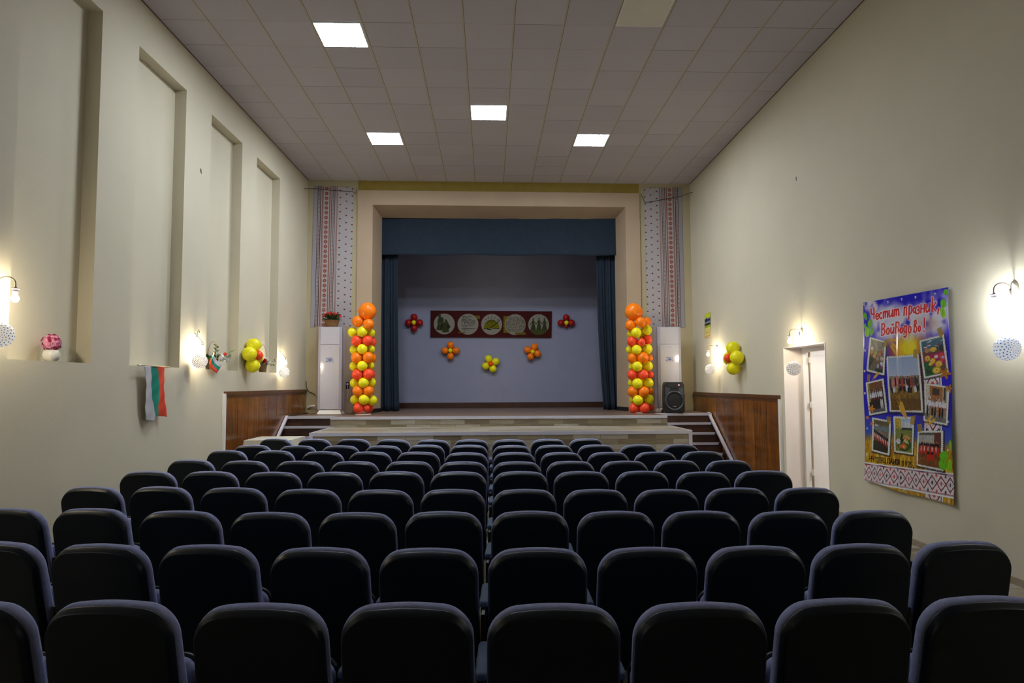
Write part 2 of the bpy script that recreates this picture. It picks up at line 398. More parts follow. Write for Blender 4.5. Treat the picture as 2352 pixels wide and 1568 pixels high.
prism(bm, [(PLX, PY0), (PRX, PY0-.02), (PRX, YF(PRX)), (PLX, YF(PLX))], 0, ZP)
for f in bm.faces:
    f.normal_update(); f.material_index = 1 if f.normal.z > .5 or abs(f.normal.x) > .8 else 0
pl = tag(obj('stage_platform', bm, [M_lam_v, M_lam_h]), 'lower platform step of patchwork laminate in front of the stage', 'platform', kind='structure')
bm = bmesh.new(); h = .05
hexa(bm, [(PLX-.01, PY0-.015, ZP-h), (PRX+.01, PY0-.035, ZP-h), (PRX+.01, PY0+.02, ZP-h), (PLX-.01, PY0+.02, ZP-h)],
     [(PLX-.01, PY0-.015, ZP+.005), (PRX+.01, PY0-.035, ZP+.005), (PRX+.01, PY0+.02, ZP+.005), (PLX-.01, PY0+.02, ZP+.005)])
for x, s in ((PLX, 1), (PRX, -1)):
    box(bm, (min(x-.01*s, x+.05*s), PY0-.03, 0), (max(x-.01*s, x+.05*s), PY0+.01, ZP-h))
    box(bm, (min(x-.012*s, x+.02*s), PY0-.01, ZP-.03), (max(x-.012*s, x+.02*s), YF(x), ZP+.006))
obj('edge_strip', bm, M_metal_strip, pl)
def stairs(x0, x1, ytop, ws, label):
    """x0..x1 across, ws = +1 / -1 side on which the wall stands"""
    t = thing('stage_stairs', label, 'stairs')
    n = 6; rise = ZS/n; run = .205
    xo = x1 if ws > 0 else x0
    for k in range(1, n):
        zt = ZS-rise*k; yf = ytop-run*k+.05
        bm = bmesh.new(); box(bm, (x0, yf, 0), (x1, yf+run-.002, zt-.002))
        s = obj('step', bm, M_darkwood, t)
        bm = bmesh.new(); box(bm, (x0, yf-.012, zt-.038), (x1-.05*(ws > 0), yf+.03, zt+.004)); obj('nosing', bm, M_metal_strip, s)
    bm = bmesh.new()
    p = Vector((xo, ytop+.04, ZS+.02)); q = Vector((xo, ytop-1.56, .0)); w_ = -.05*ws
    hexa(bm, [(p.x, p.y, p.z-.05), (p.x+w_, p.y, p.z-.05), (q.x+w_, q.y, q.z), (q.x, q.y, q.z)],
         [(p.x, p.y, p.z+.0), (p.x+w_, p.y, p.z+.0), (q.x+w_, q.y-.04, q.z+.02), (q.x, q.y-.04, q.z+.02)])
    obj('stringer_strip', bm, M_metal_strip, t)
    return t
stairs(XL(12.5)+.04, SL-.02, 12.98, -1, 'dark stage stairs with pale nosings beside the small cloth-covered table')
stairs(PRX+.02, XR(12.5)-.045, 13.28, 1, 'dark stage stairs with pale nosings beside the doorway wall panelling')

# ------------------------------------------------------------------ curtains
def curtain(name, x0, x1, y, z0, z1, waves, amp, label, flare=0, side=1):
    nx, nz = 120, 24; bm = bmesh.new(); g = []
    for j in range(nz+1):
        t = j/nz; z = lerp(z1, z0, t); row = []
        for i in range(nx+1):
            s = i/nx
            xa = x0 + (flare*t*t if side < 0 else 0); xb = x1 + (flare*t*t if side > 0 else 0)
            yy = y + amp*(.5+.5*t)*math.sin(s*waves*2*PI + .6*math.sin(3*t)) + amp*.4*math.sin(s*waves*4.7*PI+2)
            row.append(bm.verts.new((lerp(xa, xb, s), yy, z + (.01*math.sin(s*20) if j == nz else 0))))
        g.append(row)
    for j in range(nz):
        for i in range(nx): bm.faces.new((g[j][i], g[j][i+1], g[j+1][i+1], g[j+1][i]))
    o = obj(name, bm, M_curtain, smooth=True); o.modifiers.new('s', 'SOLIDIFY').thickness = .006
    return tag(o, label, 'curtain')
yc = 15.15
pL0 = on_y(876, 700, yc).x; pL1 = on_y(915, 585, yc).x; pR0 = on_y(1368, 585, yc).x; pR1 = on_y(1421, 700, yc).x
curtain('stage_curtain', pL0-.18, pL1-.02, yc+.06, ZS+.005, EYE+3.0, 3.2, .035, 'long slate blue curtain gathered beside the balloon column nearest the wall plug', .05, 1)
curtain('stage_curtain', pR0+.02, pR1+.2, yc+.06, ZS+.005, EYE+3.0, 4.2, .035, 'long slate blue curtain hanging beside the balloon column nearest the loudspeaker', .13, -1)
zv = on_y(1100, 586, yc-.12).z
c = curtain('stage_valance', pL0-.12, pR1+.12, yc-.12, zv, EYE+4.1, 5, .012, 'wide slate blue valance curtain across the top of the stage opening')

# ------------------------------------------------------------------ ceiling panels
def ceiling_light(col, row, lit, label, grp='square ceiling panels'):
    x0 = GX0+col*GPX+.022; y0 = GY0+row*GPY+.006; x1 = x0+.582; y1 = y0+.588
    t = thing('ceiling_light', label, 'ceiling light', ((x0+x1)/2, (y0+y1)/2, ZC-.012), grp)
    a, b = (x1-x0)/2, (y1-y0)/2
    bm = bmesh.new()
    for lo, hi in (((-a, -b, 0), (a, -b+.008, .011)), ((-a, b-.008, 0), (a, b, .011)), ((-a, -b+.008, 0), (-a+.008, b-.008, .011)), ((a-.008, -b+.008, 0), (a, b-.008, .011))): box(bm, lo, hi)
    obj('frame', bm, M_white, t)
    bm = bmesh.new(); box(bm, (-a+.008, -b+.008, .002), (a-.008, b-.008, .010))
    obj('diffuser', bm, M_panel if lit else mat('unlit diffuser', (.62, .58, .5), .6, var=.02), t)
ceiling_light(-2, 0, True, 'lit square ceiling panel nearest the niche wall, biggest of the four')
ceiling_light(1, 4, True, 'lit square ceiling panel in the middle of the ceiling')
ceiling_light(-2, 6, True, 'lit square ceiling panel farther along the niche side, near the stage')
ceiling_light(4, 6, True, 'lit square ceiling panel on the poster wall side, near the stage')
ceiling_light(4, -1, False, 'unlit beige square ceiling panel cut by the top of the picture')


# ------------------------------------------------------------------ theatre chairs
CH = .90
TILT = math.radians(12)
def rounded(w, h, rt, rb, inset=0, arch=.026, n=8, flare=.03):
    """outline of a chair back: wide rounded top corners, x / z pairs, counter-clockwise"""
    W = w/2-inset; pts = []
    Z1 = h-inset; Z0 = inset
    rt = max(.01, rt-inset*.6); rb = max(.01, rb-inset*.6)
    for cx, cz, r, a0 in ((W-rt, Z1-rt, rt, 0), (-W+rt, Z1-rt, rt, 90), (-W+rb, Z0+rb, rb, 180), (W-rb, Z0+rb, rb, 270)):
        for k in range(n+1):
            a = math.radians(a0+90*k/n); pts.append((cx+r*math.cos(a), cz+r*math.sin(a)))
        if a0 == 0:
            for k in range(1, 6): pts.append((lerp(W-rt, -W+rt, k/6), Z1))
    out = []
    for x, z in pts:
        if z > h*.6: z -= arch*(abs(x)/(w/2))**2
        q = z/h; taper = 1 + flare*(1-max(0, (q-.30)/.70)**1.3 - .4*max(0, (.30-q)/.30)**2)
        out.append((x*taper, z))
    return out
def loft(bm, loops, cap0=True, cap1=True):
    R = [[bm.verts.new(p) for p in l] for l in loops]; n = len(R[0])
    for A, B in zip(R, R[1:]):
        for k in range(n): bm.faces.new((A[k], A[(k+1) % n], B[(k+1) % n], B[k]))
    for c, r in ((cap0, R[0]), (cap1, R[-1])):
        if c:
            cx = sum((v.co for v in r), Vector())/n; cv = bm.verts.new(cx)
            for k in range(n): bm.faces.new((r[k], r[(k+1) % n], cv))
BW, BH = .472, .56
BACKM = Matrix.Translation((0, BH*math.sin(TILT), CH-BH*math.cos(TILT))) @ Matrix.Rotation(TILT, 4, 'X')
def back_pt(x, y, z): return BACKM @ Vector((x, y, z))
def mk_backrest():
    bm = bmesh.new(); L = []
    for ins, y in ((.006, .001), (.001, .006), (.0, .018), (.001, .034), (.008, .050), (.03, .061), (.08, .066)):
        lp = []
        for x, z in rounded(BW, BH, .10, .05, ins):
            lum = .030*math.exp(-((z-.16)/.14)**2) if y > .02 else 0
            lp.append(back_pt(x, y + lum*min(1, y/.05), z))
        L.append(lp)
    loft(bm, L); return bm
def mk_shell():
    bm = bmesh.new(); L = []
    for ins, y in ((.010, .001), (.004, -.001), (.003, -.004), (.0035, -.007), (.008, -.020), (.013, -.031), (.0145, -.0335), (.0175, -.0348), (.023, -.035), (.060, -.035), (.14, -.035)):
        L.append([back_pt(x, y, z) for x, z in rounded(BW, BH, .10, .05, ins)])
    loft(bm, L); return bm
def mk_seat(shell):
    bm = bmesh.new(); L = []
    prof = ((.012, .0), (.0, .012), (.0, .040), (.006, .056), (.03, .066)) if not shell else ((.004, .058), (-.002, .066), (.0, .080), (.02, .094), (.06, .098))
    M = Matrix.Translation((0, .215, .30)) @ Matrix.Rotation(math.radians(6), 4, 'X')
    for ins, y in prof:
        L.append([M @ Vector((x, y, z)) for x, z in rounded(.435, .335, .06, .05, ins, arch=.008, n=6, flare=0)])
    loft(bm, L); return bm
AX = -.2635
def mk_arm(x):
    bm = bmesh.new(); L = []
    for z, i in ((.585, .006), (.592, 0), (.604, 0), (.611, .004), (.614, .012)):
        w2 = .0235-i
        L.append([(x-w2*.5, .152+i, z), (x+w2*.5, .152+i, z), (x+w2, .172, z), (x+w2, .19, z), (x+w2, .46-i, z), (x+w2*.6, .48-i, z), (x-w2*.6, .48-i, z), (x-w2, .46-i, z), (x-w2, .19, z), (x-w2, .172, z)])
    loft(bm, L); return bm
def mk_stan(x):
    bm = bmesh.new()
    hexa(bm, [(x-.008, .08, .02), (x+.008, .08, .02), (x+.008, .42, .02), (x-.008, .42, .02)], [(x-.008, .06, .585), (x+.008, .06, .585), (x+.008, .45, .585), (x-.008, .45, .585)])
    box(bm, (x-.0215, .28, .02), (x+.0215, .43, .56)); box(bm, (x-.021, .06, 0), (x+.021, .46, .02))
    return bm
def mk_bracket():
    bm = bmesh.new()
    for s in (-1, 1): box(bm, (s*.2-.012, .06, .28), (s*.2+.012, .24, .40))
    box(bm, (-.25, .13, .30), (.212, .165, .335))
    return bm
def make_chair():
    t = thing('theatre_chair', 'x', 'chair')
    obj('backrest', mk_backrest(), M_fabric, t, True)
    obj('back_shell', mk_shell(), M_shell, t, True)
    s = obj('seat', mk_seat(False), M_fabric, t, True); obj('seat_pan', mk_seat(True), M_shell, s, True)
    a = obj('armrest', mk_arm(AX), M_arm, t); 
    obj('side_support', mk_stan(AX), M_steel, t)
    obj('seat_bracket', mk_bracket(), M_steel, t)
    return t
EXTRA_ARM = mk_arm(-AX); EXTRA_STAN = mk_stan(-AX)
me_arm = bpy.data.meshes.new('armrest'); EXTRA_ARM.to_mesh(me_arm); me_arm.materials.append(M_arm)
me_stan = bpy.data.meshes.new('side_support'); EXTRA_STAN.to_mesh(me_stan); me_stan.materials.append(M_steel)
for me_ in (me_arm, me_stan):
    b_ = bmesh.new(); b_.from_mesh(me_); bmesh.ops.recalc_face_normals(b_, faces=b_.faces[:]); b_.to_mesh(me_); b_.free()
ROWS = [  # (xl, xr, ytop) of every chair back, nearest the stage first
 [(590,672,1008),(680,761,1009),(771,853,1008),(862,943,1010),(953,1032,1011),(1042,1123,1010),(1130,1210,1010),(1220,1299,1009),(1310,1388,1008)],
 [(533,624,1022),(636,722,1025),(735,822,1025),(834,922,1025),(934,1023,1021),(1032,1123,1022),(1132,1219,1024),(1230,1317,1023),(1328,1415,1022),(1427,1513,1022),(1524,1611,1022)],
 [(465,568,1036),(578,680,1035),(691,790,1038),(800,900,1038),(911,1011,1038),(1021,1119,1041),(1132,1230,1040),(1240,1339,1040),(1349,1447,1040),(1458,1557,1039),(1568,1667,1037)],
 [(378,495,1057),(500,617,1060),(630,745,1060),(757,870,1061),(884,996,1060),(1006,1117,1062),(1132,1243,1062),(1254,1366,1060),(1379,1492,1060),(1500,1613,1058),(1623,1737,1059)],
 [(269,403,1084),(413,545,1084),(558,689,1087),(701,832,1087),(844,975,1084),(988,1115,1085),(1132,1258,1084),(1272,1399,1084),(1412,1540,1083),(1555,1682,1088),(1694,1823,1082)],
 [(122,283,1122),(285,447,1119),(455,613,1121),(627,780,1127),(795,945,1129),(964,1113,1126),(1130,1280,1126),(1296,1445,1127),(1462,1612,1128),(1621,1773,1122),(1783,1937,1123)],
 [(-85,115,1172),(107,315,1169),(308,503,1179),(518,705,1184),(722,905,1184),(924,1107,1178),(1127,1307,1176),(1325,1508,1177),(1523,1709,1177),(1719,1904,1180),(1909,2100,1178)],
 [(-158,103,1252),(98,347,1257),(353,602,1256),(611,849,1266),(871,1101,1268),(1122,1353,1266),(1378,1612,1266),(1625,1865,1262),(1868,2110,1257),(2097,2347,1250)],
 [(-275,80,1397),(76,413,1390),(425,750,1402),(772,1087,1397),(1122,1437,1405),(1462,1780,1402),(1785,2110,1388),(2112,2450,1384)],
]
ORD = 'first second third fourth fifth sixth seventh eighth ninth tenth eleventh'.split()
proto = None
for ri, row in enumerate(ROWS):
    ps = []
    for xl, xr, yt in row:
        P = on_z((xl+xr)/2, yt, CH+.003)
        dy = .09*FPX/P.y       # the back is widest a little under its top
        if (xl+xr)/2 > 1124: P.x = on_y(xr, yt+dy, P.y).x-.240
        else: P.x = on_y(xl, yt+dy, P.y).x+.240
        ps.append(P)
    n = len(ps); idx = np.arange(n)
    qx = np.polyfit(idx, [p.x for p in ps], 2); qy = np.polyfit([p.x for p in ps], [p.y for p in ps], 2)
    c0 = int(np.argmin([abs(p.x-.25) for p in ps])); xs = [None]*n
    fx = [float(np.polyval(qx, k)) for k in range(n)]; off = ps[c0].x-fx[c0]
    for k in range(n): xs[k] = .6*ps[k].x+.4*(fx[k]+off*.5)
    for k in range(c0+1, n): xs[k] = max(xs[k], xs[k-1]+.518)
    for k in range(c0-1, -1, -1): xs[k] = min(xs[k], xs[k+1]-.518)
    for k, P in enumerate(ps):
        P.x = xs[k]; P.y = .45*P.y+.55*float(np.polyval(qy, xs[k]))
    for k, P in enumerate(ps):
        loc_pitch = (xs[min(k+1, n-1)]-xs[max(k-1, 0)])/(min(k+1, n-1)-max(k-1, 0))
        if 0 < k < n-1: loc_pitch = min(xs[k+1]-xs[k], xs[k]-xs[k-1])
        sx = max(.96, min(1.08, loc_pitch/.5235))
        rz = math.atan(2*qy[0]*xs[k]+qy[1])*.9
        if proto is None: o = proto = make_chair(); kids = None
        else:
            o = proto.copy(); COL.objects.link(o)
            for ch in proto.children:
                c2 = ch.copy(); COL.objects.link(c2); c2.parent = o
                for g in ch.children: g2 = g.copy(); COL.objects.link(g2); g2.parent = c2
        o.location = (P.x, P.y+.035, 0); o.rotation_euler = (0, 0, rz); o.scale = (sx, 1, 1)
        kr = n-k; side = 'poster' if kr <= n-kr+1 else 'niche'
        cnt = kr if side == 'poster' else k+1
        lab = 'black-backed theatre chair, %s from the %s wall in the %s row from the stage' % (ORD[cnt-1], side, ORD[ri])
        tag(o, lab, 'chair', '%s row of theatre chairs from the stage' % ORD[ri])
        o['_last'] = 1 if k == n-1 else 0
for o in [o for o in COL.objects if '_last' in o.keys()]:
    if o['_last']:
        link('armrest', me_arm, None, o); link('side_support', me_stan, None, o)
    del o['_last']
# ------------------------------------------------------------------ wall lamps with bare bulbs, paper lanterns
def lamp(P, s, cool, label, arm=.15, tangle=False, bare=False):
    """P = point on the wall behind the lamp plate, s = +1 lamp stands on the niche wall, -1 on the poster wall"""
    t = thing('wall_lamp', label, 'wall lamp', P, 'bare bulb wall lamps')
    bm = bmesh.new(); M = Matrix.Rotation(PI/2, 4, 'Y')
    n = 20
    L = []
    if bare: arm = .075
    for d, k in ((0, 1), (.012, .96), (.026, .8), (.032, .4)):
        L.append([Vector((s*d, .050*k*math.sin(a), .072*k*math.cos(a)+.01+(-.012 if math.cos(a) < 0 else 0))) for a in [2*PI*i/n for i in range(n)]])
    if bare:
        bm.free(); bm = bmesh.new(); tube(bm, [(0, -.02, .11), (s*.02, -.015, .10), (s*.02, 0, .07), (s*.05, 0, .06), (s*.08, 0, .02), (s*(.03+arm), 0, -.02)], .0035, 6); obj('hanging_wire', bm, M_wire, t, True)
    else: loft(bm, L); obj('wall_plate', bm, mat('lamp plate', (.55, .53, .46), .5), t, True)
    bm = bmesh.new(); box(bm, (.018 if s > 0 else -.045, -.006, -.07), (.045 if s > 0 else -.018, .006, .02))
    pts = [Vector((s*.03, 0, -.01))]
    for k in range(13):
        a = PI*(1.02-k/12*1.0); pts.append(Vector((s*(.03+arm/2+arm/2*math.cos(a)), 0, .0+.055*math.sin(a)+.012)))
    pts.append(Vector((s*(.03+arm), 0, -.02))); tube(bm, pts, .0052, 8)
    if bare: bm.free()
    else: obj('arm', bm, M_brass, t, True)
    X = s*(.03+arm); bm = bmesh.new()
    lathe(bm, [(0, -.018), (.010, -.018), (.011, -.026), (.030, -.027), (.030, -.035), (.0, -.035)], 20, (X, 0, 0))
    lathe(bm, [(0, -.033), (.0185, -.034), (.0185, -.072), (0, -.072)], 20, (X, 0, 0))
    obj('socket', bm, M_socket, t, True)
    bm = bmesh.new(); pr = [(0, -.070), (.014, -.070), (.015, -.088)]
    for k in range(11):
        a = PI/2-.55-(PI-.55)*k/10; pr.append((max(0, .029*math.cos(a)), -.113+.029*math.sin(a)))
    lathe(bm, pr, 20, (X, 0, 0)); obj('bulb', bm, M_bulb_c if cool else M_bulb, t, True)
    if tangle:
        bm = bmesh.new(); z = .06
        tube(bm, [(s*.012, .0, .05), (s*.03, .02, .075), (s*.012, .05, .10), (s*.02, .035, .13), (s*.012, .07, .15), (s*.03, .08, .12), (s*.012, .09, .17)], .003, 5)
        obj('loose_wire', bm, M_wire, t)
    return t
def lantern_mesh(c_dot, NR, name):
    """accordion paper ball, axis along local X, dots printed on the folds"""
    NF, NT = NR*16, 110; R = .098
    vs = []; cs = []
    paper = np.array(srgb(244, 244, 246)); dot = np.array(srgb(*c_dot))
    for j in range(NT+1):
        th = PI*(.02+.96*j/NT)
        for i in range(NF):
            f = i/NF*NR; fr = f % 1; tri = abs(fr*2-1)
            ph = 2*PI*i/NF; r = R*(1-.05*tri*(math.sin(th)**.35))
            a = -math.cos(th)*R*.9; q = r*math.sin(th)*1.02
            vs.append((a, q*math.cos(ph), q*math.sin(ph)))
            # dots: staggered along each fold
            u = j/NT*10 + (.5 if int(f) % 2 else 0); du = (u % 1)-.5; dv = abs(fr-.5)
            on = (du*.105*PI*.96/10)**2*1.0 + (dv*2*PI*q/NR)**2 < min(.0058, 1.4*q/NR+.001)**2
            cs.append(dot if on else paper)
    fs = [(j*NF+i, j*NF+(i+1) % NF, (j+1)*NF+(i+1) % NF, (j+1)*NF+i) for j in range(NT) for i in range(NF)]
    me = bpy.data.meshes.new(name); me.from_pydata(vs, [], fs)
    a = me.color_attributes.new('print', 'FLOAT_COLOR', 'POINT')
    a.data.foreach_set('color', np.concatenate([np.array(cs), np.ones((len(cs), 1))], 1).astype(np.float32).ravel())
    return me
ME_LB = lantern_mesh((0, 105, 185), 20, 'paper_lantern'); ME_LN = lantern_mesh((20, 30, 95), 20, 'paper_lantern_b')
M_paper, n_, L_, B_ = nt('dotted tissue paper')
a_ = n_.new('ShaderNodeAttribute'); a_.attribute_name = 'print'; L_.new(a_.outputs['Color'], B_.inputs['Base Color']); B_.inputs['Roughness'].default_value = .9; B_.inputs['Transmission Weight'].default_value = 0
tr_ = n_.new('ShaderNodeBsdfTranslucent'); L_.new(a_.outputs['Color'], tr_.inputs['Color']); mx_ = n_.new('ShaderNodeMixShader'); mx_.inputs[0].default_value = .6
L_.new(B_.outputs[0], mx_.inputs[1]); L_.new(tr_.outputs[0], mx_.inputs[2]); L_.new(mx_.outputs[0], n_['Material Output'].inputs['Surface'])
ME_LB.materials.append(M_paper); ME_LN.materials.append(M_paper)
def lantern(P, me, s, label, hang, rz=0):
    o = bpy.data.objects.new('paper_lantern', me); COL.objects.link(o); o.location = P; o.rotation_euler = (.3, 0, rz+.25)
    tag(o, label, 'paper lantern', 'dotted paper ball lanterns')
    bm = bmesh.new(); tube(bm, [hang, Vector(P)+Vector((0, 0, .09))], .0012, 5)
    th = obj('thread', bm, M_white); th.parent = o; th.matrix_parent_inverse = (Matrix.Translation(P) @ Matrix.Rotation(rz+.25, 4, 'Z') @ Matrix.Rotation(.3, 4, 'X')).inverted()
    return o
LAMPS = []
for (px, py, s, cool, lb, lx, ly, me, ll) in [
    (2331, 668, -1, True, 'bare cool-white bulb lamp on the poster wall, to the right of the big banner', 2313, 800, ME_LB, 'blue-dotted paper ball beside the big banner, hanging under the brightest lamp'),
    (1842, 766, -1, False, 'bare bulb lamp on curved arm directly above the doorway', 1823, 846, ME_LN, 'dark-dotted paper ball hanging in front of the doorway'),
    (1647, 801, -1, False, 'bare bulb lamp under the small calendar on the poster wall', 1631, 848, ME_LN, 'dark-dotted paper ball hanging under the lamp below the small calendar'),
    (-16, 654, 1, False, 'bare bulb lamp cut by the left edge, beside the niche with the pink flowers', 1, 769, ME_LB, 'blue-dotted paper ball cut by the left edge, near the pink flowers'),
    (447, 783, 1, False, 'bare bulb hanging on loose wires between the tricolour flag and first flower basket', 459, 829, ME_LN, 'dark-dotted paper ball hanging between the big flag and the first flower basket'),
    (643, 820, 1, False, 'bare bulb lamp on niche wall nearest the stage, above the wood panelling', 653, 855, ME_LN, 'dark-dotted paper ball above the wood panelling of the niche wall'),
]:
    P = (on_left if s > 0 else on_right)(px, py)
    lamp(P, s, cool, lb, tangle=(px == 447), bare=px in (447, 643))
    X = P.x + s*(.105 if px in (447, 643) else .18)
    Q = on_x(lx, ly, X + (0.02*s))
    if abs(Q.y-P.y) > .25: Q = on_y(lx, ly, P.y)
    lantern(Q, me, s, ll, Vector((lerp(X, Q.x, .7), lerp(P.y, Q.y, .7), lerp(P.z-.14, Q.z+.1, .6))), rz=(PI/2 if True else 0)+s*.25)
for Y_ in (1.8,):  # pair added out of view to brighten the hall near the camera
    lamp(Vector((XL(Y_), Y_, 2.38)), 1, True, 'added fill bulb lamp on the niche wall near the rearmost row, outside the picture')
    lamp(Vector((XR(Y_), Y_, 2.38)), -1, True, 'added fill bulb lamp on the poster wall near the rearmost row, outside the picture')

# ------------------------------------------------------------------ hall beyond the door, door leaf
bm = bmesh.new(); hx = XR(9)+T
box(bm, (hx, 7.0, 2.9), (8.0, 12.2, 3.0)); box(bm, (hx, 6.9, 0), (8.0, 7.0, 3)); box(bm, (8.0, 6.9, 0), (8.1, 12.3, 3))
struct('wall_hall', bm, M_reveal)
bm = bmesh.new(); box(bm, (hx+.02, 12.2, 0), (8.0, 12.3, 3)); struct('wall_hall_end', bm, mat('orange hall wall', (.75, .45, .2), .7))
t = thing('hall_light', 'lit square ceiling light of the hall beyond the doorway', 'ceiling light', (6.0, 8.6, 2.88))
bm = bmesh.new(); box(bm, (-.3, -.3, 0), (.3, .3, .02)); obj('frame', bm, M_white, t)
bm = bmesh.new(); box(bm, (-.28, -.28, -.008), (.28, .28, 0)); obj('diffuser', bm, mat_emit('lit hall diffuser', (1, .97, .93), HALL_W), t)
dt = thing('door_1', 'x', 'x'); del dt['label'], dt['category']; dt['kind'] = 'structure'
xa = on_y(1843, 900, DY1-.02).x; xb = on_y(1857, 900, DY1-.02).x
bm = bmesh.new(); box(bm, (xa, DY1-.07, 0), (xb-.012, DY1-.013, DZ-.013)); box(bm, (xa-.01, DY0+.013, DZ-.075), (xb-.012, DY1-.07, DZ-.013)); obj('door_frame', bm, M_white, dt, bevel=.003)
hy = DY1-.05; lx0 = xb+.012
bm = bmesh.new(); W_ = .95; zt = DZ-.035; y0, y1 = hy-.04, hy
# leaf: stiles, rails and a sunk panel
box(bm, (lx0, y0, .01), (lx0+.09, y1, zt)); box(bm, (lx0+W_-.09, y0, .01), (lx0+W_, y1, zt))
box(bm, (lx0+.09, y0, zt-.09), (lx0+W_-.09, y1, zt)); box(bm, (lx0+.09, y0, .01), (lx0+W_-.09, y1, .14))
box(bm, (lx0+.09, y0+.008, .14), (lx0+W_-.09, y1-.008, zt-.09))
lf = obj('door_leaf', bm, M_white, dt)
for z in (.35, 1.35, 2.02):
    bm = bmesh.new(); tube(bm, [(xb, y0-.012, z-.05), (xb, y0-.012, z+.05)], .011, 8); box(bm, (xb-.02, y0-.012, z-.04), (xb+.03, y0-.002, z+.04)); obj('hinge', bm, M_white, lf)

# ------------------------------------------------------------------ printing of pictures onto cloth and vinyl (colour per vertex)
class Pic:
    def __init__(s, W, H):
        s.W, s.H = W, H; s.v, s.u = np.mgrid[0:H, 0:W].astype(float); s.u /= W-1; s.v /= H-1
        s.img = np.zeros((H, W, 3)); s.X, s.Y = s.u, s.v; s.rng = np.random.RandomState(3)
    def put(s, mask, c, a=1.0):
        k = (np.clip(mask, 0, 1)*a)[..., None]; s.img = s.img*(1-k)+np.array(c, float)*k
    def poly(s, pts, X=None, Y=None):
        X = s.X if X is None else X; Y = s.Y if Y is None else Y
        ins = np.zeros(X.shape, bool); n = len(pts)
        for i in range(n):
            x0, y0 = pts[i]; x1, y1 = pts[(i+1) % n]
            if y0 == y1: continue
            c = ((Y >= min(y0, y1)) & (Y < max(y0, y1))); xi = x0+(Y-y0)*(x1-x0)/(y1-y0); ins ^= c & (X < xi)
        return ins.astype(float)
    def ell(s, cx, cy, rx, ry, ang=0, soft=0):
        c, n = math.cos(ang), math.sin(ang); dx, dy = s.X-cx, s.Y-cy
        d = np.sqrt(((dx*c+dy*n)/rx)**2+((-dx*n+dy*c)/ry)**2)
        return (d < 1).astype(float) if not soft else np.clip((1-d)/soft, 0, 1)
    def dist(s, pts):
        D = np.full(s.X.shape, 1e9)
        for (x0, y0), (x1, y1) in zip(pts, pts[1:]):
            dx, dy = x1-x0, y1-y0; L2 = dx*dx+dy*dy+1e-9
            t = np.clip(((s.X-x0)*dx+(s.Y-y0)*dy)/L2, 0, 1); D = np.minimum(D, np.hypot(s.X-x0-t*dx, s.Y-y0-t*dy))
        return D
    def noise(s, fx, fy, seed=0, X=None, Y=None):
        r = np.random.RandomState(seed); g = r.rand(64, 64)
        X = (s.u if X is None else X)*fx; Y = (s.v if Y is None else Y)*fy
        i = np.floor(X).astype(int); j = np.floor(Y).astype(int); a = X-i; b = Y-j; a = a*a*(3-2*a); b = b*b*(3-2*b)
        q = lambda p, k: g[k % 64, p % 64]
        return (q(i, j)*(1-a)+q(i+1, j)*a)*(1-b)+(q(i, j+1)*(1-a)+q(i+1, j+1)*a)*b
    def mesh(s, name, P):
        """P(u, v) arrays -> (n,3)"""
        co = P(s.u.ravel(), s.v.ravel()); W, H = s.W, s.H
        me = bpy.data.meshes.new(name); n = W*H; me.vertices.add(n); me.vertices.foreach_set('co', co.astype(np.float32).ravel())
        i = np.arange((W-1)*(H-1)); a = (i//(W-1))*W+(i % (W-1)); q = np.stack([a, a+1, a+W+1, a+W], 1)[:, ::-1]
        me.loops.add(q.size); me.loops.foreach_set('vertex_index', q.astype(np.int32).ravel())
        me.polygons.add(len(q)); me.polygons.foreach_set('loop_start', (np.arange(len(q))*4).astype(np.int32)); me.polygons.foreach_set('loop_total', np.full(len(q), 4, np.int32))
        me.update(calc_edges=True)
        c = np.clip(s.img, 0, 255)/255; c = np.where(c > .04045, ((c+.055)/1.055)**2.4, c/12.92).reshape(-1, 3)
        at = me.color_attributes.new('print', 'FLOAT_COLOR', 'POINT'); at.data.foreach_set('color', np.concatenate([c, np.ones((n, 1))], 1).astype(np.float32).ravel())
        for p in me.polygons: p.use_smooth = True
        return me

# ---------------- embroidered cloth hangings
pc = Pic(190, 620); pc.img[:] = (170, 165, 168)
pc.put(pc.u < .10, (150, 148, 156)); U, V = pc.u, pc.v
dk, br_, rd = (70, 45, 42), (135, 95, 85), (150, 60, 50)
for u0, w_, c_ in ((.105, .008, dk), (.178, .010, dk), (.222, .014, br_), (.245, .006, br_), (.405, .013, br_), (.425, .006, (170, 140, 130)), (.455, .008, dk), (.535, .009, dk), (.575, .004, br_), (.597, .007, br_)):
    pc.put(np.abs(U-u0) < w_, c_)
for u0 in (.142, .497):
    pc.put((np.abs(U-u0) < .011+.008*np.sin(V*2*PI*105)), (75, 45, 45)); pc.put(np.abs(U-u0) < .004, (190, 150, 150))
asp = 3.1/.86; NM = 29
mv = ((V*NM) % 1-.5)*(1/NM)*asp; mu = U-.322; ang = np.arctan2(mv, mu); rr = np.hypot(mu, mv)
pc.put(rr < .056*(.8+.2*np.cos(8*ang)), (60, 75, 60)); pc.put(rr < .047*(.8+.25*np.cos(8*ang)), (150, 62, 55)); pc.put(rr < .016, (200, 150, 130)); pc.put(rr < .007, (130, 40, 35))
for u0, off in ((.675, 0), (.835, .5), (.985, .25)):
    q = ((V*19.5+off) % 1-.5)/19.5*asp
    pc.put(np.hypot(U-u0+.012, q) < .014, (70, 30, 35)); pc.put(np.hypot(U-u0-.012, q+.003) < .012, (150, 40, 40)); pc.put(np.hypot(U-u0, q-.012) < .009, (40, 60, 45))
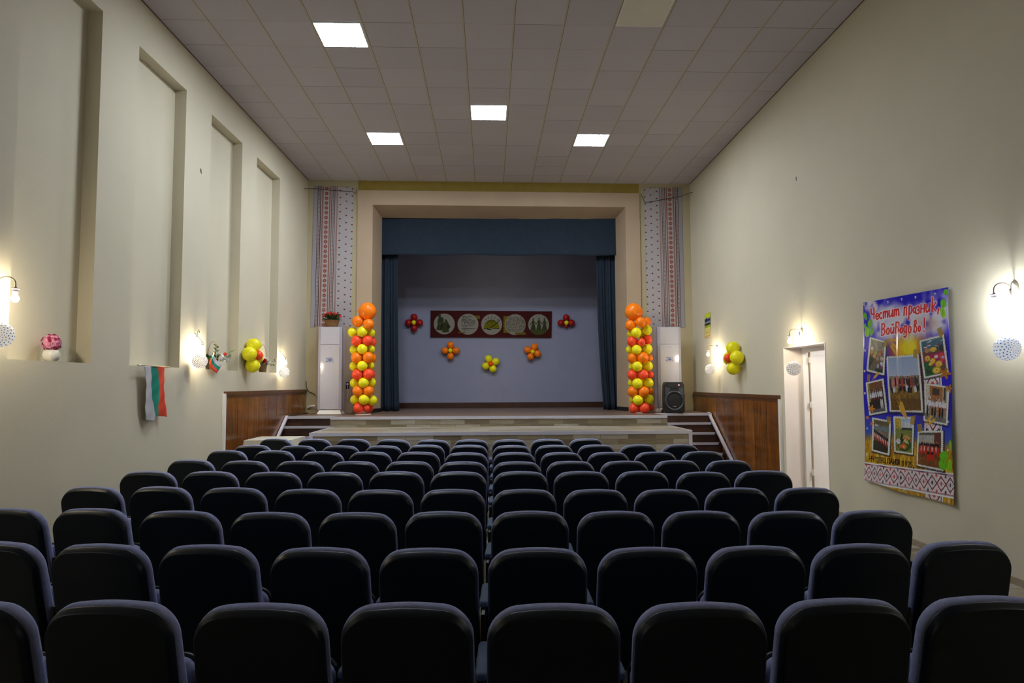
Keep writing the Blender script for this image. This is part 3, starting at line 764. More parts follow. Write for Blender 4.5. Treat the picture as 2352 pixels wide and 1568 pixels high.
for u0, off in ((.72, .3), (.79, .8), (.90, .1), (.94, .6), (.64, .55)):
    q = ((V*19.5+off) % 1-.5)/19.5*asp; pc.put(np.hypot(U-u0, q) < .006, (140, 110, 115))
def cloth_panel(corners, label, mirror):
    TL, TR, BR, BL = corners
    def P(u, v):
        if mirror: u = 1-u
        u, v = u[:, None], v[:, None]
        p = np.array(TL)*(1-u)*(1-v)+np.array(TR)*u*(1-v)+np.array(BR)*u*v+np.array(BL)*(1-u)*v
        p[:, 1:2] -= .012+.006*np.sin(u*9+v*4)*v; return p
    me = pc.mesh('embroidered_hanging', P)
    o = link('embroidered_hanging', me, M_print_m); s = o.modifiers.new('s', 'SOLIDIFY'); s.thickness = .004; s.offset = 1 if mirror else -1
    return tag(o, label, 'wall hanging', 'embroidered wall hangings beside the stage')
def byy(x, y): p = on_y(x, y, YB(0)); p = on_y(x, y, YB(p.x)); return tuple(p)
cloth_panel([byy(722, 427), byy(812, 430), byy(806, 752), byy(713, 751)], 'tall embroidered cloth hanging behind the cooling unit that carries the flower basket', False)
cloth_panel([byy(1479, 432), byy(1565, 431), byy(1573, 752), byy(1487, 752)], 'tall embroidered cloth hanging behind the cooling unit beside the loudspeaker', True)

# ---------------- mural board on the backdrop
T3 = lambda x, y: (900+x/4.9, 680+y/4.9)
def quad_uv(pic, TL, TR, BR, BL):
    u, v = pic.u, pic.v
    pic.X = TL[0]*(1-u)*(1-v)+TR[0]*u*(1-v)+BR[0]*u*v+BL[0]*(1-u)*v
    pic.Y = TL[1]*(1-u)*(1-v)+TR[1]*u*(1-v)+BR[1]*u*v+BL[1]*(1-u)*v
mu_ = Pic(560, 124); quad_uv(mu_, (437, 162), (1802, 170), (1797, 467), (434, 461))
mu_.img[:] = (95, 22, 18)
PAPER = (205, 200, 185); OL = (80, 88, 45)
mu_.put(mu_.poly([(1255, 223), (1345, 223), (1345, 412), (1255, 412)]), (150, 140, 20)); mu_.put(mu_.poly([(925, 217), (988, 217), (988, 256), (925, 256)]), (150, 130, 45))
for cx, cy in ((589, 312), (855, 315), (1121, 317), (1387, 320), (1651, 320)): mu_.put(mu_.ell(cx, cy, 117, 117), PAPER)
mu_.put(mu_.poly([(745, 402), (825, 402), (825, 416), (745, 416)]), (170, 120, 60)); mu_.put(mu_.poly([(1385, 407), (1505, 407), (1505, 433), (1385, 433)]), (150, 130, 40))
# figures with a raised banner
for pts, c_ in (([(530, 200), (545, 190), (560, 260), (580, 240), (585, 300), (600, 280), (612, 260), (640, 310), (660, 345), (640, 370), (640, 405), (570, 408), (565, 380), (500, 372), (515, 320), (512, 280), (525, 240), (515, 215)], OL),
               ([(560, 300), (575, 330), (555, 390), (545, 350)], (45, 55, 28)), ([(610, 320), (660, 345), (630, 360)], (40, 50, 25)), ([(500, 372), (560, 378), (560, 386), (500, 378)], (50, 50, 25)), ([(540, 270), (560, 290), (545, 330), (530, 310)], (110, 115, 65))):
    mu_.put(mu_.poly(pts), c_)
for cx, cy in ((565, 248), (603, 270), (545, 285)): mu_.put(mu_.ell(cx, cy, 9, 11), (60, 66, 34))
rngm = np.random.RandomState(5)
def scribble(x0, x1, y, h_, c_, cx=None, cy=None, R=None):
    x = x0
    while x < x1:
        w_ = rngm.uniform(4, 8)
        if rngm.rand() < .82:
            k = rngm.randint(3); yy = [(y-h_/2, y+h_/2), (y-h_/3, y+h_/3), (y-h_/2, y)][k]
            mu_.put(mu_.dist([(x, yy[0]), (x+w_*.5, yy[1]), (x+w_, yy[0])]) < 1.5, c_)
        x += w_*1.15
for i, (y, a, b) in enumerate(((229, 782, 900), (245, 784, 880), (262, 784, 892), (279, 782, 930), (296, 784, 932), (313, 782, 930), (330, 784, 912), (347, 784, 850), (365, 782, 935), (382, 784, 860))): scribble(a, b, y, 10, (60, 55, 35))
y = 236
while y < 405:
    hw = math.sqrt(max(0, 108**2-(y-320)**2)); scribble(1387-hw, 1387+hw, y, 6, (110, 95, 60)); y += 9.5
mu_.put(mu_.ell(1387, 217, 4, 4), (40, 35, 20))
# sun, open book, quill
mu_.put(mu_.ell(1122, 300, 52, 36), (130, 120, 15)); mu_.put(mu_.poly([(1050, 290), (1120, 300), (1195, 290), (1210, 365), (1120, 358), (1030, 368)]), (150, 145, 10))
for a in range(5):
    x0 = 1122+math.cos(PI*(.18+.16*a))*62; y0 = 300-math.sin(PI*(.18+.16*a))*50; x1 = 1122+math.cos(PI*(.18+.16*a))*88; y1 = 300-math.sin(PI*(.18+.16*a))*78
    mu_.put(mu_.dist([(x0, y0), (x1, y1)]) < 2.6, (85, 70, 15))
mu_.put(mu_.dist([(1212, 268), (1165, 315), (1100, 360)]) < 4.0, (30, 28, 12)); mu_.put(mu_.dist([(1030, 370), (1075, 362), (1100, 372), (1150, 362), (1205, 366)]) < 3.5, (40, 35, 12)); mu_.put(mu_.poly([(1070, 366), (1125, 366), (1110, 382), (1075, 380)]), (35, 30, 12))
mu_.put(mu_.ell(1122, 300, 52, 36)-mu_.ell(1122, 302, 47, 32), (70, 60, 10))
# three women holding hands
k5 = mu_.ell(1651, 320, 117, 117)
for cx, hy_ in ((1590, 258), (1655, 252), (1718, 254)):
    mu_.put(k5*mu_.ell(cx, hy_, 8, 11), OL); mu_.put(k5*mu_.poly([(cx-8, 265), (cx+8, 265), (cx+13, 300), (cx+30, 375), (cx+38, 440), (cx-38, 440), (cx-30, 375), (cx-12, 300)]), OL)
for pts in ([(1590, 272), (1568, 300), (1556, 322)], [(1590, 272), (1622, 315), (1655, 268), (1688, 315), (1718, 268)], [(1718, 272), (1740, 296), (1748, 312)]): mu_.put(k5*(mu_.dist(pts) < 4.2), OL)
mu_.put(k5*(mu_.Y > 378), (98, 108, 50))
mu_.img *= .66  # whole print dimmed, standing in for the weak light on the stage
wy = YBK-.045
MTL, MTR, MBR, MBL = [np.array(on_y(*T3(*p), wy)) for p in ((437, 162), (1802, 170), (1797, 467), (434, 461))]
def Pm(u, v): u, v = u[:, None], v[:, None]; return MTL*(1-u)*(1-v)+MTR*u*(1-v)+MBR*u*v+MBL*(1-u)*v
bt = thing('mural_board', 'long dark red board with five round pictures on the stage back wall', 'picture board', ((MTL+MBR)/2))
def local_link(name, me, m, par):
    o = link(name, me, m, par); o.matrix_parent_inverse = Matrix.Translation(par.location).inverted(); return o
local_link('printed_face', mu_.mesh('printed_face', Pm), M_print_m, bt)
bm = bmesh.new(); c4 = [MBL, MBR, MTR, MTL]
hexa(bm, [(p[0], p[1]+.004, p[2]) for p in c4], [(p[0], YBK-.002, p[2]) for p in c4]); 
bmesh.ops.recalc_face_normals(bm, faces=bm.faces[:]); me = bpy.data.meshes.new('backing_board'); bm.to_mesh(me); bm.free(); local_link('backing_board', me, M_base, bt)

# ---------------- big printed banner on the poster wall
C1 = lambda x, y: (1940+x/2.9037, 640+y/2.9037)
C2 = lambda x, y: (1960+x/6.8167, 650+y/6.8167)
C3 = lambda x, y: (1960+x/5.058, 860+y/5.058)
C4 = lambda x, y: (1990+x/11.2, 1040+y/11.2)
bp_ = [C1(122, 160), C1(690, 55), C1(730, 1513), C1(133, 1392)]
bn = Pic(330, 560)
def homog(q):
    A = []; b = []
    for (u, v), (x, y) in zip(((0, 0), (1, 0), (1, 1), (0, 1)), q):
        A.append([u, v, 1, 0, 0, 0, -u*x, -v*x]); b.append(x); A.append([0, 0, 0, u, v, 1, -u*y, -v*y]); b.append(y)
    h = np.append(np.linalg.solve(np.array(A), np.array(b)), 1).reshape(3, 3); return h
Hm = homog(bp_)
def hap(H, x, y): w_ = H[2, 0]*x+H[2, 1]*y+H[2, 2]; return (H[0, 0]*x+H[0, 1]*y+H[0, 2])/w_, (H[1, 0]*x+H[1, 1]*y+H[1, 2])/w_
bn.X, bn.Y = hap(Hm, bn.u, bn.v); Hi = np.linalg.inv(Hm)
u, v = bn.u, bn.v; N = bn.noise
sky = np.array([22., 10, 190]); bn.img[:] = sky
k = np.clip((v-.56)/.12, 0, 1); bn.put(k, (50, 90, 190), .8)
g = np.clip(bn.ell(*C2(900, 1000), 66, 62, 0, .8)*1.4, 0, 1)*(.6+.4*N(12, 14, 21)); bn.put(g, (228, 115, 15), 1); bn.put(np.clip(bn.ell(*C2(900, 980), 34, 40, 0, .9)*1.5, 0, 1), (235, 215, 10))
bn.put(bn.ell(*C2(1090, 1500), 14, 130, 0, 1.0), (150, 70, 20), .8)
cl = np.clip((N(9, 12, 1)*.5+N(24, 32, 2)*.5-.22)*3.2, 0, 1)
for (cx, cy, rx, ry, a) in ((300, 350, 62, 30, 1), (400, 560, 60, 40, 1), (560, 480, 70, 34, 1), (900, 560, 110, 44, 1), (1330, 360, 52, 60, 1), (1260, 600, 52, 50, 1), (800, 740, 70, 34, .9), (560, 730, 60, 30, .8)):
    bn.put(np.clip(bn.ell(*C2(cx, cy), rx, ry, -.15, .9)*1.3, 0, 1)*cl, (215, 212, 225), a)
bn.put(bn.ell(*C2(1150, 620), 34, 24, 0, .9)*N(12, 14, 7), (190, 130, 70), .8)
gold = np.clip((v-.655-.05*N(14, 1, 4)-(.02*u))/.05, 0, 1)
gx = N(46, 22, 8)*.6+N(90, 60, 9)*.5
bn.put(gold, (178, 130, 20)); bn.put(gold*np.clip(gx*2.4-1.2, 0, 1), (232, 200, 70), .9); bn.put(gold*np.clip(1.1-gx*2.6, 0, 1), (120, 62, 10), .9)
# woven ornament band
def ornament(mask, a, b, nrep):
    """a runs along the band in repeats, b across 0..1"""
    bn.put(mask, (222, 212, 220))
    def tri(x): return np.abs((x % 1)*2-1)
    z = tri(a)
    for off, c_ in ((.0, (120, 35, 25)),):
        bn.put(mask*(np.abs(b-(.5+.34*(z-0.0)*1.0)) < .045), c_); bn.put(mask*(np.abs(b-(.5-.34*z)) < .045), c_)
    for da, bb, alt in ((.0, .5, 0), (.5, .12, 1), (.5, .88, 1)):
        q = ((a-da+.5) % 1-.5)*.72; w_ = b-bb; r = np.hypot(q*1.25, w_*.9); th = np.arctan2(w_, q)
        par = (np.floor(a-da+.5).astype(int)+alt) % 2
        st_ = r < .125*(.72+.28*np.cos(8*th)); bn.put(mask*st_*(par == 0), (30, 30, 42)); bn.put(mask*st_*(par == 1), (205, 60, 35))
    for da, bb in ((0, .26), (0, .74), (.25, .5), (-.25, .5)):
        q = ((a-da+.5) % 1-.5)*.72; bn.put(mask*(np.hypot(q, (b-bb)) < .028), (40, 40, 70))
    for bb, c_ in ((.02, (40, 45, 110)), (.06, (175, 70, 60)), (.94, (175, 70, 60)), (.98, (40, 45, 110))): bn.put(mask*(np.abs(b-bb) < .014), c_)
pu = .82; msk = ((np.abs(u-pu) < .075) & (v > .40)).astype(float)
ornament(msk, v*1.741*6.5, (u-pu+.075)/.15, 6); bn.put((np.abs(np.abs(u-pu)-.078) < .006)*(v > .40), (225, 225, 228))
_, vb0 = hap(Hi, *C1(133, 1225)); _, vb0r = hap(Hi, *C1(718, 1300)); _, vb1 = hap(Hi, *C1(133, 1342)); _, vb1r = hap(Hi, *C1(722, 1452))
t0 = lerp(vb0, vb0r, u); t1 = lerp(vb1, vb1r, u); b = (v-t0)/(t1-t0)
ornament(((b > 0) & (b < 1)).astype(float), u*12.2+.2, b, 12); bn.put((np.abs(b+.035) < .035) | (np.abs(b-1.04) < .04), (228, 228, 230))
# photographs pinned on the print
def photo(conv, q, kind, seed):
    q = [conv(*p) for p in q]; H = homog(q); I = np.linalg.inv(H); s, t = hap(I, bn.X, bn.Y)
    w = math.hypot(q[1][0]-q[0][0], q[1][1]-q[0][1]); h = math.hypot(q[3][0]-q[0][0], q[3][1]-q[0][1])
    sc = .012*np.maximum(np.sin(s*w*1.7), 0)*1.5; sd = .012*np.maximum(np.sin(t*h*1.5), 0)*1.5
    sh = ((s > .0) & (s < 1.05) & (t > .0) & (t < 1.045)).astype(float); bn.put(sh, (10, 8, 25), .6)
    fr = ((s > sd) & (s < 1-sd) & (t > sc) & (t < 1-sc)).astype(float); bn.put(fr, (218, 220, 212))
    mx = 4.2/w; my = 4.2/h; a = (s-mx)/(1-2*mx); b = (t-my)/(1-2*my); k = ((a > 0) & (a < 1) & (b > 0) & (b < 1)).astype(float)
    r = np.random.RandomState(seed); n = lambda fx, fy, sd_=0: bn.noise(fx, fy, seed*7+sd_, a, b)
    E = lambda cx, cy, rx, ry: (((a-cx)/rx)**2+((b-cy)/ry)**2 < 1)
    def blobs(num, y0, y1, rx, ry, cols, x0=.02, x1=.98):
        for _ in range(num): bn.put(k*E(r.uniform(x0, x1), r.uniform(y0, y1), rx*r.uniform(.6, 1.2), ry*r.uniform(.6, 1.2)), cols[r.randint(len(cols))])
    if kind == 'field':
        bn.put(k, (150, 170, 205)); bn.put(k*np.clip(b*2.2, 0, 1), (175, 188, 212)); bn.put(k*(b > .42), (105, 82, 30)); bn.put(k*(b > .36)*(b < .45), (95, 100, 95))
        bn.put(k*(b > .62)*np.clip(n(20, 12)*1.4, 0, 1), (150, 110, 35)); bn.put(k*(b > .78), (90, 60, 18), .6)
        for i in range(17): x = .05+.055*i+r.uniform(-.015, .015); y_ = r.uniform(-.02, .02); c_ = [(205, 130, 120), (210, 140, 130), (160, 60, 50), (50, 30, 40), (30, 28, 40), (120, 70, 60), (60, 50, 60)][min(6, int(i/17*7)) if i % 3 else r.randint(7)]; bn.put(k*E(x, .50+y_, .032, .12), c_); bn.put(k*E(x, .375+y_, .017, .020), (190, 140, 115))
        for i in range(12): x = .07+.08*i+r.uniform(-.02, .02); y_ = r.uniform(-.03, .03); bn.put(k*E(x, .60+y_, .042, .06), [(30, 28, 38), (215, 215, 225), (170, 150, 90), (40, 30, 30)][r.randint(4)]); bn.put(k*E(x, .535+y_, .017, .018), (185, 135, 110))
    elif kind == 'white':
        bn.put(k, (60, 42, 25)); bn.put(k*(b < .22), (120, 75, 40)); bn.put(k*(a < .12)*(b < .8), (160, 150, 60)); bn.put(k*(b > .62), (28, 24, 22)); bn.put(k*(b > .88), (90, 90, 92))
        for i in range(7): x = .14+.125*i+r.uniform(-.02, .02); bn.put(k*E(x, .42, .055, .11), (215, 218, 228)); bn.put(k*E(x, .28, .028, .04), (190, 135, 110)); bn.put(k*E(x, .54, .04, .035), (150, 25, 25) if i % 2 == 0 else (25, 22, 24)); bn.put(k*E(x, .74, .045, .17), (22, 20, 24) if i < 5 else (205, 205, 210))
        blobs(10, .2, .3, .03, .03, [(40, 28, 25), (170, 120, 100)])
    elif kind == 'house':
        bn.put(k, (165, 105, 55)); bn.put(k*(a < .18), (200, 195, 180)); bn.put(k*(a > .3)*(a < .62)*(b < .25)*(b > .06), (60, 55, 50)); bn.put(k*(b > .8), (120, 118, 112)); bn.put(k*(a > .78)*(b < .5), (190, 185, 170)); bn.put(k*(a > .82)*(a < .93)*(b < .36), (60, 62, 70))
        blobs(26, .33, .46, .035, .04, [(185, 135, 110), (60, 40, 30), (220, 215, 215), (90, 110, 120)])
        for i in range(8): x = .08+.12*i+r.uniform(-.02, .02); bn.put(k*E(x, .52+r.uniform(-.02, .02), .06, .10), (218, 218, 226)); bn.put(k*E(x, .60, .03, .03), (165, 30, 30)); bn.put(k*E(x, .74, .045, .16), [(25, 24, 28), (150, 140, 120), (40, 32, 30)][i % 3])
    elif kind == 'line':
        bn.put(k, (120, 115, 100)); bn.put(k*(b < .3)*(a > .1)*(a < .3), (205, 210, 215)); bn.put(k*(b < .14), (100, 90, 60)); bn.put(k*(b > .2)*(b < .32), (110, 130, 140)); bn.put(k*(b > .66), (45, 40, 32)); bn.put(k*(b > .6)*(b < .68), (80, 90, 50))
        for i in range(9): x = .06+.11*i; y = .38+.025*i; bn.put(k*E(x, y, .05, .09), (25, 24, 30)); bn.put(k*E(x, y-.09, .024, .03), (180, 130, 105)); bn.put(k*E(x, y+.14, .05, .10), (190, 40, 30)); bn.put(k*E(x, y+.1, .02, .07), (225, 220, 215))
    elif kind == 'table':
        bn.put(k, (120, 130, 60)); bn.put(k*(b < .3)*(a > .35), (175, 195, 220)); bn.put(k*(a < .38)*(b < .28), (195, 165, 50)); bn.put(k*(a > .5)*(a < .85)*(b > .12)*(b < .28), (215, 215, 215)); bn.put(k*(b > .26)*(b < .33)*(a > .4), (60, 60, 55))
        bn.put(k*E(.55, .75, .42, .22), (30, 80, 30)); bn.put(k*E(.5, .82, .22, .09), (215, 120, 40)); bn.put(k*E(.2, .68, .16, .09), (205, 205, 225)); bn.put(k*E(.65, .55, .25, .07), (205, 150, 70)); bn.put(k*E(.62, .66, .14, .06), (200, 210, 130)); bn.put(k*E(.42, .55, .04, .12), (30, 45, 25)); blobs(14, .6, .95, .04, .03, [(200, 50, 40), (30, 100, 40), (225, 215, 150)])
    elif kind == 'dance':
        bn.put(k, (120, 70, 35)); bn.put(k*(b < .42), (170, 172, 165)); bn.put(k*(b < .08), (90, 95, 80)); bn.put(k*(a > .72)*(b < .42), (100, 55, 45)); bn.put(k*(b > .76)*np.clip(n(10, 8), 0, 1), (150, 95, 45))
        for i in range(11): x = .05+.085*i+r.uniform(-.015, .015); y = .37+r.uniform(-.02, .02); bn.put(k*E(x, y, .04, .07), (22, 22, 30)); bn.put(k*E(x, y-.075, .02, .025), (185, 135, 110)); bn.put(k*E(x, y+.16, .05, .13), (195, 45, 28)); bn.put(k*E(x, y+.13, .018, .08), (220, 215, 210) if i % 2 else (195, 45, 28))
        for x in (.5, .65): bn.put(k*E(x, .62, .055, .07), (22, 22, 30)); bn.put(k*E(x, .56, .02, .025), (185, 135, 110)); bn.put(k*E(x, .74, .08, .09), (205, 40, 25))
    elif kind == 'eggs':
        bn.put(k, (105, 100, 85)); bn.put(k*(b < .35)*np.clip(n(8, 10)*1.2, 0, 1), (150, 145, 120)); bn.put(k*(a+b < 1.0)*(b > .55), (45, 42, 38)); bn.put(k*(np.abs(b-.35-a*.5) < .12), (120, 90, 50))
        for cx, cy, c_ in ((.15, .3, (210, 200, 190)), (.3, .38, (120, 140, 60)), (.12, .42, (200, 130, 40)), (.45, .42, (150, 170, 90)), (.72, .42, (200, 120, 90)), (.88, .55, (215, 200, 180)), (.6, .58, (170, 150, 130)), (.35, .52, (220, 150, 70)), (.9, .72, (205, 210, 215)), (.8, .35, (170, 90, 70))): bn.put(k*E(cx, cy, .10, .07), c_)
        bn.put(k*(np.abs(a-.62-.2*(1-b)) < .05)*(b > .75), (190, 190, 210)); bn.put(k*(np.abs(a-.78-.2*(1-b)) < .05)*(b > .75), (110, 40, 130)); bn.put(k*(a > .5)*(b > .88), (30, 60, 35))
    elif kind == 'food':
        bn.put(k, (110, 75, 60)); bn.put(k*(b < .3), (70, 110, 130)); blobs(10, .03, .25, .09, .02, [(190, 210, 220), (160, 40, 50), (200, 190, 170)]); bn.put(k*(b > .4)*(b < .75), (165, 35, 90)); bn.put(k*(a < .4)*(b > .6), (25, 100, 55)); blobs(12, .65, .95, .06, .03, [(20, 130, 90), (30, 60, 30)], 0, .4)
        for cx, cy, rx, ry in ((.2, .5, .13, .08), (.42, .6, .13, .08), (.3, .68, .09, .05), (.68, .72, .16, .09), (.55, .88, .2, .1)):
            bn.put(k*E(cx, cy, rx, ry), (210, 175, 45)); bn.put(k*E(cx, cy, rx*.6, ry*.6), (235, 210, 90)); bn.put(k*E(cx, cy, rx*.25, ry*.25), (190, 140, 30))
        bn.put(k*E(.55, .3, .2, .1), (90, 60, 70)); bn.put(k*E(.52, .29, .15, .07), (220, 190, 80)); bn.put(k*E(.25, .28, .14, .06), (190, 140, 90)); bn.put(k*E(.85, .55, .14, .12), (205, 70, 80)); bn.put(k*E(.9, .56, .08, .03), (170, 180, 220)); bn.put(k*E(.6, .5, .09, .05), (225, 200, 190)); bn.put(k*E(.88, .3, .09, .1), (50, 50, 55))
    bn.put(k*np.clip(n(26, 34, 3)*1.6-.9, 0, 1)*((b > .4) if kind == 'field' else 1), (20, 18, 22), .5)
photo(C1, [(165, 380), (288, 408), (278, 634), (148, 605)], 'eggs', 1)
photo(C1, [(511, 402), (668, 360), (690, 620), (535, 655)], 'food', 2)
photo(C1, [(143, 680), (272, 652), (290, 880), (160, 902)], 'white', 3)
photo(C1, [(535, 680), (692, 706), (687, 968), (532, 936)], 'house', 4)
photo(C1, [(290, 508), (508, 490), (530, 882), (302, 876)], 'field', 5)
photo(C1, [(180, 912), (313, 935), (310, 1173), (178, 1140)], 'line', 6)
photo(C1, [(325, 905), (470, 908), (470, 1168), (338, 1148)], 'table', 7)
photo(C1, [(497, 1003), (662, 1000), (664, 1278), (494, 1240)], 'dance', 8)
for conv, q in ((C2, [(1325, 700), (1390, 662), (1425, 775), (1370, 850)]), (C2, [(495, 880), (545, 862), (560, 960), (500, 985)]), (C2, [(970, 1020), (1030, 1000), (1030, 1150), (968, 1140)]), (C1, [(283, 905), (312, 912), (308, 962), (285, 945)]), (C1, [(445, 905), (480, 898), (470, 965), (440, 958)]), (C1, [(490, 962), (520, 955), (532, 1005), (500, 1012)]), (C1, [(155, 628), (178, 628), (172, 672), (152, 672)])):
    bn.put(bn.poly([conv(*p) for p in q]), (165, 130, 45), .85)
# wheat, leaves
for conv, P0, P1 in ((C2, (560, 860), (760, 1040)), (C2, (540, 850), (700, 880)), (C2, (560, 880), (720, 1120)), (C1, (190, 665), (238, 615)), (C1, (365, 760), (410, 915)), (C1, (350, 800), (400, 900)), (C1, (550, 975), (605, 925)), (C1, (545, 960), (585, 900))):
    p0, p1 = np.array(conv(*P0)), np.array(conv(*P1)); bn.put(bn.dist([p0, p1]) < .8, (190, 140, 40)); d = p1-p0; L_n = np.hypot(*d); an = math.atan2(d[1], d[0])
    for i in range(int(L_n/2.2)):
        q = p0+d*(.35+.65*i/max(1, int(L_n/2.2)))
        for sg in (-1, 1): bn.put(bn.ell(q[0]-sg*1.4*math.sin(an), q[1]+sg*1.4*math.cos(an), 2.2, 1.1, an+sg*.5), (212, 165, 60))
for conv, cx, cy, rx, ry, an, c_ in ((C2, 255, 620, 38, 62, .2, 0), (C2, 285, 740, 28, 66, .15, 0), (C2, 205, 750, 38, 78, .0, 1), (C2, 183, 510, 24, 58, -.1, 0), (C2, 175, 660, 18, 40, 0, 0), (C2, 1418, 310, 44, 66, -.2, 0), (C2, 1415, 450, 38, 84, -.2, 1), (C2, 1450, 135, 34, 46, .3, 0), (C1, 668, 1172, 28, 34, .2, 0), (C1, 660, 1232, 26, 38, -.2, 0), (C1, 703, 1238, 13, 44, 0, 1), (C1, 708, 1100, 8, 34, 0, 1)):
    sc_ = 6.8167 if conv is C2 else 2.9037; x, y = conv(cx, cy)
    bn.put(bn.ell(x, y, rx/sc_, ry/sc_, an), ((105, 195, 25), (150, 215, 30))[c_]); bn.put(bn.ell(x-1, y, rx/sc_*.4, ry/sc_*.7, an), (130, 205, 70), .5); bn.put(bn.dist([(x, y-ry/sc_*.8), (x, y+ry/sc_*.8)]) < .5, (70, 135, 25), .7)
for cx, cy, r in ((180, 855, 26), (178, 955, 16), (148, 915, 13), (665, 620, 40), (690, 720, 30)):
    x, y = C1(cx, cy); th = np.arctan2(bn.Y-y, bn.X-x); bn.put(np.hypot(bn.X-x, bn.Y-y) < r/2.9*(.7+.3*np.cos(5*th)), (208, 125, 25) if cx < 600 else (175, 110, 25))
# lettering
def arc(cx, cy, rx, ry, a0, a1, n=10): return [(cx+rx*math.cos(math.radians(lerp(a0, a1, i/n))), cy+ry*math.sin(math.radians(lerp(a0, a1, i/n)))) for i in range(n+1)]
GL = {  # strokes in a unit box, y down
 'Ч': [[(0, 0), (.05, .45), (.3, .56), (.85, .5)], [(.9, 0), (.95, .5), (.9, 1)]], 'е': [[(.1, .5), (.9, .45)], arc(.5, .5, .45, .5, -5, -330)], 'с': [arc(.52, .5, .45, .5, -50, -310)],
 'т': [[(.02, 1), (.05, .1)], [(.05, .3), (.2, .05), (.42, .1), (.45, .9)], [(.47, .35), (.65, .05), (.88, .1), (.95, 1)]], 'и': [[(.05, 0), (.05, .7), (.3, 1), (.6, .85), (.88, .5)], [(.92, 0), (.92, 1)]],
 'п': [[(.08, 0), (.08, 1)], [(.08, .2), (.4, .0), (.85, .1), (.92, 1)]], 'р': [[(.15, 0), (.12, 1)], arc(.42, .3, .42, .3, -150, 150)], 'а': [arc(.5, .35, .4, .35, 0, 360), [(.9, 0), (.92, .85)]],
 'з': [arc(.4, .27, .42, .27, -150, 90, 8), arc(.4, .74, .5, .26, -90, 150, 8)], 'н': [[(.08, 0), (.08, 1)], [(.92, 0), (.92, 1)], [(.08, .52), (.92, .48)]], 'к': [[(.08, 0), (.1, 1)], [(.9, .4), (.2, .72), (.95, 1)]],
 ',': [[(.6, 0), (.2, 1)]], 'В': [[(.1, 0), (.1, 1)], arc(.35, .24, .5, .24, -110, 90, 8), arc(.38, .73, .58, .27, -90, 110, 8)], 'о': [arc(.5, .5, .45, .5, 0, 360, 14)],
 'й': [[(.05, .12), (.05, .75), (.3, 1), (.6, .88), (.88, .55)], [(.92, .12), (.92, 1)], [(.3, -.32), (.5, -.2), (.75, -.34)]], 'д': [arc(.45, .3, .42, .29, 0, 360, 12), [(.88, .05), (.9, .85), (.5, 1), (.1, .9)]],
 'в': [[(.15, .95), (.12, .1), (.5, 0), (.7, .25), (.3, .5)], arc(.4, .75, .5, .25, -110, 150, 8)], '!': [[(.5, 0), (.5, .68)], [(.5, .95), (.5, .97)]],
 'Н': [[(0, 0), (0, 1)], [(1, 0), (1, 1)], [(0, .5), (1, .5)]], 'О': [arc(.5, .5, .5, .5, 0, 360, 14)], 'Т': [[(0, 0), (1, 0)], [(.5, 0), (.5, 1)]], 'Е': [[(1, 0), (0, 0), (0, 1), (1, 1)], [(0, .5), (.8, .5)]],
 'Ц': [[(0, 0), (0, .85), (.8, .85), (.8, 0)], [(.8, .85), (1, .85), (1, 1.05)]], 'П': [[(0, 1), (0, 0), (1, 0), (1, 1)]], 'А': [[(0, 1), (.5, 0), (1, 1)], [(.2, .65), (.8, .65)]], 'И': [[(0, 0), (0, 1), (1, 0), (1, 1)]], 'У': [[(0, 0), (.1, .9), (.8, .8), (.8, 0)], [(.8, .8), (1, 1)]],
 'С': [arc(.5, .5, .5, .5, -50, -310)], 'Й': [[(0, 0), (0, 1), (1, 0), (1, 1)], [(.2, -.2), (.5, -.1), (.8, -.2)]], '1': [[(0, .25), (.6, 0), (.6, 1)]], '9': [arc(.5, .3, .45, .3, 0, 360, 12), [(.95, .3), (.9, .8), (.3, 1)]], '2': [arc(.5, .3, .45, .3, -170, 30, 8) + [(.0, 1), (1, 1)]],
 '5': [[(1, 0), (.15, 0), (.1, .42)], arc(.4, .68, .55, .32, -110, 130, 8)], '"': [[(.1, 0), (.1, 1)], [(.8, 0), (.8, 1)]]}
def strokes(seq, conv):
    D = np.full(bn.X.shape, 1e9)
    for chx, x0, x1, yl, yr, hh in seq:      # box: x0..x1, top-left y, top-right y, height
        for st_ in GL[chx]:
            D = np.minimum(D, bn.dist([conv(lerp(x0, x1, a), lerp(yl, yr, a)+b*hh) for a, b in st_]))
    return D
S1 = [('Ч', 275, 325, 398, 380, 165), ('е', 350, 400, 468, 462, 92), ('с', 410, 456, 458, 450, 90), ('т', 472, 548, 432, 420, 105), ('и', 562, 622, 418, 410, 100), ('т', 642, 724, 400, 385, 110),
      ('п', 800, 848, 368, 360, 130), ('р', 876, 938, 350, 343, 205), ('а', 945, 995, 378, 372, 105), ('з', 1005, 1055, 352, 345, 120), ('н', 1070, 1132, 330, 318, 125), ('и', 1150, 1215, 325, 312, 125), ('к', 1242, 1310, 222, 205, 215), (',', 1332, 1362, 385, 380, 85),
      ('В', 448, 508, 625, 610, 180), ('о', 530, 578, 690, 685, 95), ('й', 598, 650, 668, 660, 105), ('В', 672, 738, 598, 588, 170), ('о', 756, 788, 680, 676, 85), ('д', 808, 858, 648, 642, 185), ('о', 882, 930, 660, 655, 105), ('в', 972, 1028, 565, 558, 190), ('о', 1046, 1080, 655, 650, 85), ('!', 1120, 1152, 530, 525, 215)]
D1 = strokes(S1, C2); bn.put(np.clip((4.6-D1)/3.0, 0, 1), (240, 230, 240), .95); bn.put(np.clip((1.55-D1)/.4+.5, 0, 1), (225, 30, 22))
